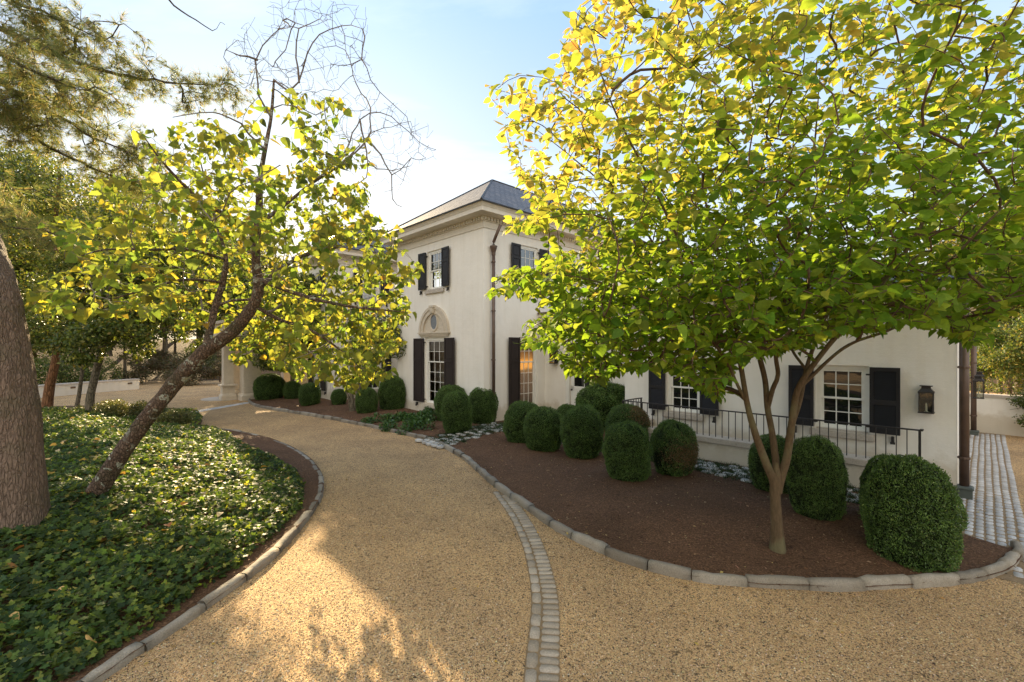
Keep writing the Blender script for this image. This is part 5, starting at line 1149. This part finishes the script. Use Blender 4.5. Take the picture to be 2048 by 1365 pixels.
# ------------------------------------------------------------------ the leaning tree on the island
RBs = gp(172, 1026, .30); RD = RBs[1]
lt = tag(empty('leaning_tree', tuple(RBs)), 'leaning lichen-spotted tree with heart-shaped leaves and bare twigs at its top', 'tree')
def lr(px, py, dd=0.0): return at(px, py, RD+dd)-RBs
stems = [
 ([(168,1040,0),(185,1000,0),(222,940,.0),(262,880,0),(310,815,.02),(360,755,.05),(405,708,.05),(455,672,.05),(490,635,.05),(512,600,.05),(520,560,.05)], [.20,.185,.17,.16,.155,.155,.15,.135,.12,.11,.10]),
 ([(518,575,.05),(512,520,.0),(513,470,-.05),(518,420,-.05),(520,360,-.02),(530,300,0),(542,235,.05),(548,160,.1)], [.10,.085,.078,.075,.055,.042,.032,.02]),
 ([(412,702,.05),(420,660,.2),(432,610,.3),(446,565,.35),(452,520,.4),(440,470,.5),(420,400,.6),(400,320,.7)], [.085,.078,.072,.066,.05,.035,.025,.012]),
 ([(436,612,.3),(462,602,.25),(500,600,.15)], [.03,.028,.026]),
 ([(520,575,.05),(560,540,.3),(600,515,.5),(650,500,.8),(720,490,1.0),(790,500,1.1)], [.055,.05,.044,.035,.022,.008]),
 ([(505,610,.05),(560,640,.2),(620,660,.3),(680,700,.4),(730,745,.45)], [.045,.038,.03,.02,.008]),
 ([(520,560,.05),(600,590,-.3),(680,610,-.5),(760,620,-.6),(820,625,-.65)], [.05,.042,.032,.02,.007]),
 ([(513,470,-.05),(470,440,-.5),(400,400,-1.0),(330,330,-1.3),(285,270,-1.5)], [.045,.04,.03,.018,.006]),
 ([(516,450,-.05),(570,410,.3),(620,370,.5),(680,330,.6),(720,290,.7)], [.045,.038,.03,.02,.01]),
 ([(452,520,.4),(380,500,-.1),(300,500,-.6),(210,500,-1.1),(140,520,-1.4)], [.035,.03,.024,.016,.006]),
 ([(446,565,.35),(370,560,-.3),(290,580,-.8),(220,600,-1.1)], [.03,.026,.02,.008]),
]
stems = [(p_, [q*.62 for q in rr]) for p_, rr in stems]
V, Fc = bark_tube([([lr(*p) for p in pts], rr) for pts, rr in stems], 22, .05, .13, .35, 6.0, (7, 7, 4)); link('trunk', np_mesh('trunk', V, Fc, smooth=True), M['redbark'], lt)
sk = Skel()
for pts, rr in stems: sk.limb([lr(*p) for p in pts], rr[0], rr[-1], jit=.002)
skip = set(range(len(sk.P)))
outL = [(520,170),(560,175),(640,180),(700,200),(735,260),(740,330),(745,430),(800,450),(812,500),(850,535),(848,560),(800,580),(840,610),(825,640),(790,660),(812,690),(770,710),(795,740),(740,770),(690,790),(650,760),(600,765),(575,735),(548,750),(522,705),(470,735),(455,690),(425,655),(330,660),(300,640),(270,650),(200,620),(110,630),(60,610),(65,560),(150,530),(80,445),(130,430),(200,440),(190,345),(260,345),(300,330),(262,270),(290,235),(330,250),(400,230),(440,240),(470,260),(500,230)]
LC = at(455, 500, RD)-RBs
T1 = targets(110, LC, (3.3, 2.5, 2.6), outL, 1.6, RBs); T1 = T1[np.argsort(np.linalg.norm(T1-lr(520, 560), axis=1))]
for t in T1: sk.reach(t, step=.16, grow=.5, zpen=1.5)
sunpx = lambda P: np.hypot(CX+F*P[:, 0]/P[:, 1]-567, HY-F*(P[:, 2]-CH)/P[:, 1]-315)
clear = lambda P: np.where((CX+F*P[:, 0]/P[:, 1] > 345) & (CX+F*P[:, 0]/P[:, 1] < 545) & (HY-F*(P[:, 2]-CH)/P[:, 1] > 500) & (P[:, 1] < RD+.25), 0.0, 1.0)
T2 = targets(1500, LC, (3.3, 2.5, 2.6), outL, 1.6, RBs, lambda P: clear(P)*np.where(sunpx(P) < 28, 0.0, np.where(sunpx(P) < 52, .4, 1.0))*np.where(HY-F*(P[:, 2]-CH)/P[:, 1] < 300, .55, 1)); T2 = np.vstack([T2, targets(520, at(665, 690, 7.9)-RBs, (1.9, 1.7, .95), outL, 1.6, RBs)]); T2 = T2[np.argsort(np.linalg.norm(T2-lr(520, 560), axis=1))]
tw = []
for t in T2: ids = sk.reach(t, step=.11, grow=.4, zpen=2.0); tw.append(ids[-5:])
nb_ = len(sk.P)
# bare, twisting twigs above the leafy crown
bare = [[(548,160,.1),(575,180,.1),(598,165,.1),(612,110,.05),(640,70,.0),(680,52,-.05),(725,58,-.1)], [(598,165,.1),(590,110,0),(600,60,0),(640,38,0)], [(542,235,.05),(520,190,-.1),(515,120,-.2),(540,70,-.3),(580,55,-.4)], [(620,370,.5),(690,300,.8),(720,240,.9),(760,225,.9),(800,250,.9),(840,285,.9),(872,300,.9)], [(680,330,.6),(735,280,.6),(740,220,.7),(712,170,.7),(690,100,.7),(650,95,.7)], [(735,280,.6),(760,310,.6),(780,350,.6),(785,400,.6),(805,415,.6)], [(530,300,0),(480,250,-.4),(440,230,-.5),(400,225,-.6),(345,235,-.7)], [(515,120,-.2),(480,110,-.3),(452,100,-.3)], [(720,240,.9),(735,320,.9),(770,340,.9),(822,332,.9)]]
for p in bare: sk.limb([lr(*q) for q in p], .015, .004, sk.near(lr(*p[0])), jit=.012)
outB = [(450,90),(520,20),(560,-20),(640,0),(735,-10),(740,100),(760,180),(860,250),(900,310),(850,330),(830,400),(790,420),(700,320),(600,190),(530,180),(480,190),(460,150)]
BT = targets(190, at(650, 180, RD)-RBs, (1.9, 1.1, 1.7), outB, 3.0, RBs)
for t in BT: sk.reach(t, step=.12, jit=.06, grow=.2, zpen=0)
BT = targets(420, at(650, 180, RD)-RBs, (1.9, 1.1, 1.7), outB, 3.0, RBs)
for t in BT:
    i = sk.near(t); p = np.asarray(sk.P[i]); d = t-p; sk.reach(p+unit(d)*min(np.linalg.norm(d), .32), step=.08, jit=.06, grow=.15, zpen=0)
sk.radii(.0017, .45, .03)
link('branches', sk.mesh('branches', skip, 5), M['greytwig'], lt)
def col_left(P):
    n = len(P); y = np.clip(R.normal(.10, .27, n), 0, 1)
    g = palette(n, [(.15, .19, .035), (.19, .23, .04), (.11, .14, .03), (.25, .27, .05)], [3, 3, 2, 2]); ye = palette(n, [(.55, .40, .05), (.55, .30, .04), (.42, .38, .06), (.30, .19, .05)], [3, 1.6, 2, 1])
    return g*(1-y[:, None])+ye*y[:, None]
me, n = leaves_on(sk, tw, .06, .098, col_left, .35, .75, tpl=T_HEART, keep=lambda p: sunpx(p+RBs) > 14); link('crown', me, M['redleaf'], lt); print('leaning tree leaves', n)

# ------------------------------------------------------------------ the big pine at the left edge
PB = gp(42, 1088, .30); PD = PB[1]
pine = tag(empty('pine_tree', tuple(PB)), 'thick scaly pine trunk rising from the ivy, long needled boughs overhead', 'tree')
def pr(px, py, dd=0.0): return at(px, py, PD+dd)-PB
tp = [pr(31, 1125), pr(30, 1060), pr(28, 960), pr(17, 830), pr(-2, 700), pr(-30, 560), pr(-80, 420, .1), pr(-150, 200, .2), pr(-210, -100, .3), pr(-260, -500, .4), pr(-300, -900, .5)]
V, Fc = bark_tube([(tp, [.31, .275, .258, .25, .245, .24, .23, .22, .19, .15, .10])], 96, .04, .065, .38, 1.0, (13, 13, 1.7)); link('trunk', np_mesh('trunk', V, Fc, smooth=True), M['pinebark'], pine)
sk = Skel(); sk.limb(tp, .3, .1); skip = set(range(len(sk.P)))
boughs = [ # start on the trunk (index-free), then pixel way points with their own depth
 [(-150,-60,.3),(0,58,2.2),(70,85,2.6),(140,122,3.0),(240,150,3.4),(330,165,3.7),(440,170,4.0)],
 [(-140,60,.3),(0,165,2.4),(60,200,2.8),(130,240,3.2),(210,285,3.6),(300,320,4.0)],
 [(-130,140,.2),(0,225,3.0),(60,270,3.4),(130,310,3.8),(220,350,4.3),(330,390,4.8)],
 [(-170,-260,.3),(0,-20,1.6),(80,20,2.0),(150,55,2.3),(210,80,2.5)],
 [(-120,200,.2),(0,440,3.6),(80,460,4.0),(170,478,4.4)],
 [(-190,-420,.3),(200,-180,2.2),(330,-10,2.8),(360,20,3.0),(425,62,3.2)],
 [(-150,0,.3),(-20,100,.8),(40,130,1.0),(110,160,1.2),(160,180,1.3)],
]
nt_ = []
for bi, b in enumerate(boughs):
    pts = [pr(*q) for q in b]; ids = sk.limb(pts, .085 if bi < 3 else .05, .008, sk.near(pts[0]), jit=.012)
    if bi == 5: 
        sk.reach(pr(440, 45, 3.2), step=.1, jit=.05); sk.reach(pr(450, 50, 3.3), step=.1); continue
    n = len(ids)
    for _ in range(230 if bi < 3 else 100):
        i = ids[int(n*R.uniform(.36, 1.0))-1]; p = np.asarray(sk.P[i]); t = unit(np.asarray(sk.P[ids[-1]])-np.asarray(sk.P[ids[n//3]])); L_ = R.uniform(.35, 1.1)
        q = p+(t*R.uniform(.2, .9)+unit(np.cross(t, (0, 0, 1.)))*R.uniform(-1, 1)*.8+np.array((0, 0, R.uniform(-.35, .35))))*L_; e_ = sk.reach(q, step=.14, zpen=0, jit=.05); nt_.append(e_)
sk.radii(.004, .5, .03); link('branches', sk.mesh('branches', skip, 6), M['greybark'], pine)
pos = []; dr = []
for ids in nt_:
    if len(ids) < 2: continue
    for i in ids[len(ids)//4:]:
        p = np.asarray(sk.P[i]); t = unit(p-np.asarray(sk.P[sk.par[i]])+1e-6)
        for _ in range(2):
            c = p+R.normal(0, .05, 3); k = 20; pos.append(np.repeat(c[None], k, 0)); dr.append(unit(t*.9+rdir(k)*.75-np.array((0, 0, .15))))
pos = np.vstack(pos); dr = np.vstack(dr); n = len(pos)
link('needles', scatter('needles', T_NEEDLE, pos, dr, rdir(n), R.uniform(.10, .17, n), palette(n, [(.17, .20, .08), (.24, .24, .10), (.36, .27, .12), (.12, .15, .06)], [3, 3, 2, 2]), R.uniform(.0045, .0065, n)), M['needle'], pine); print('needles', n)
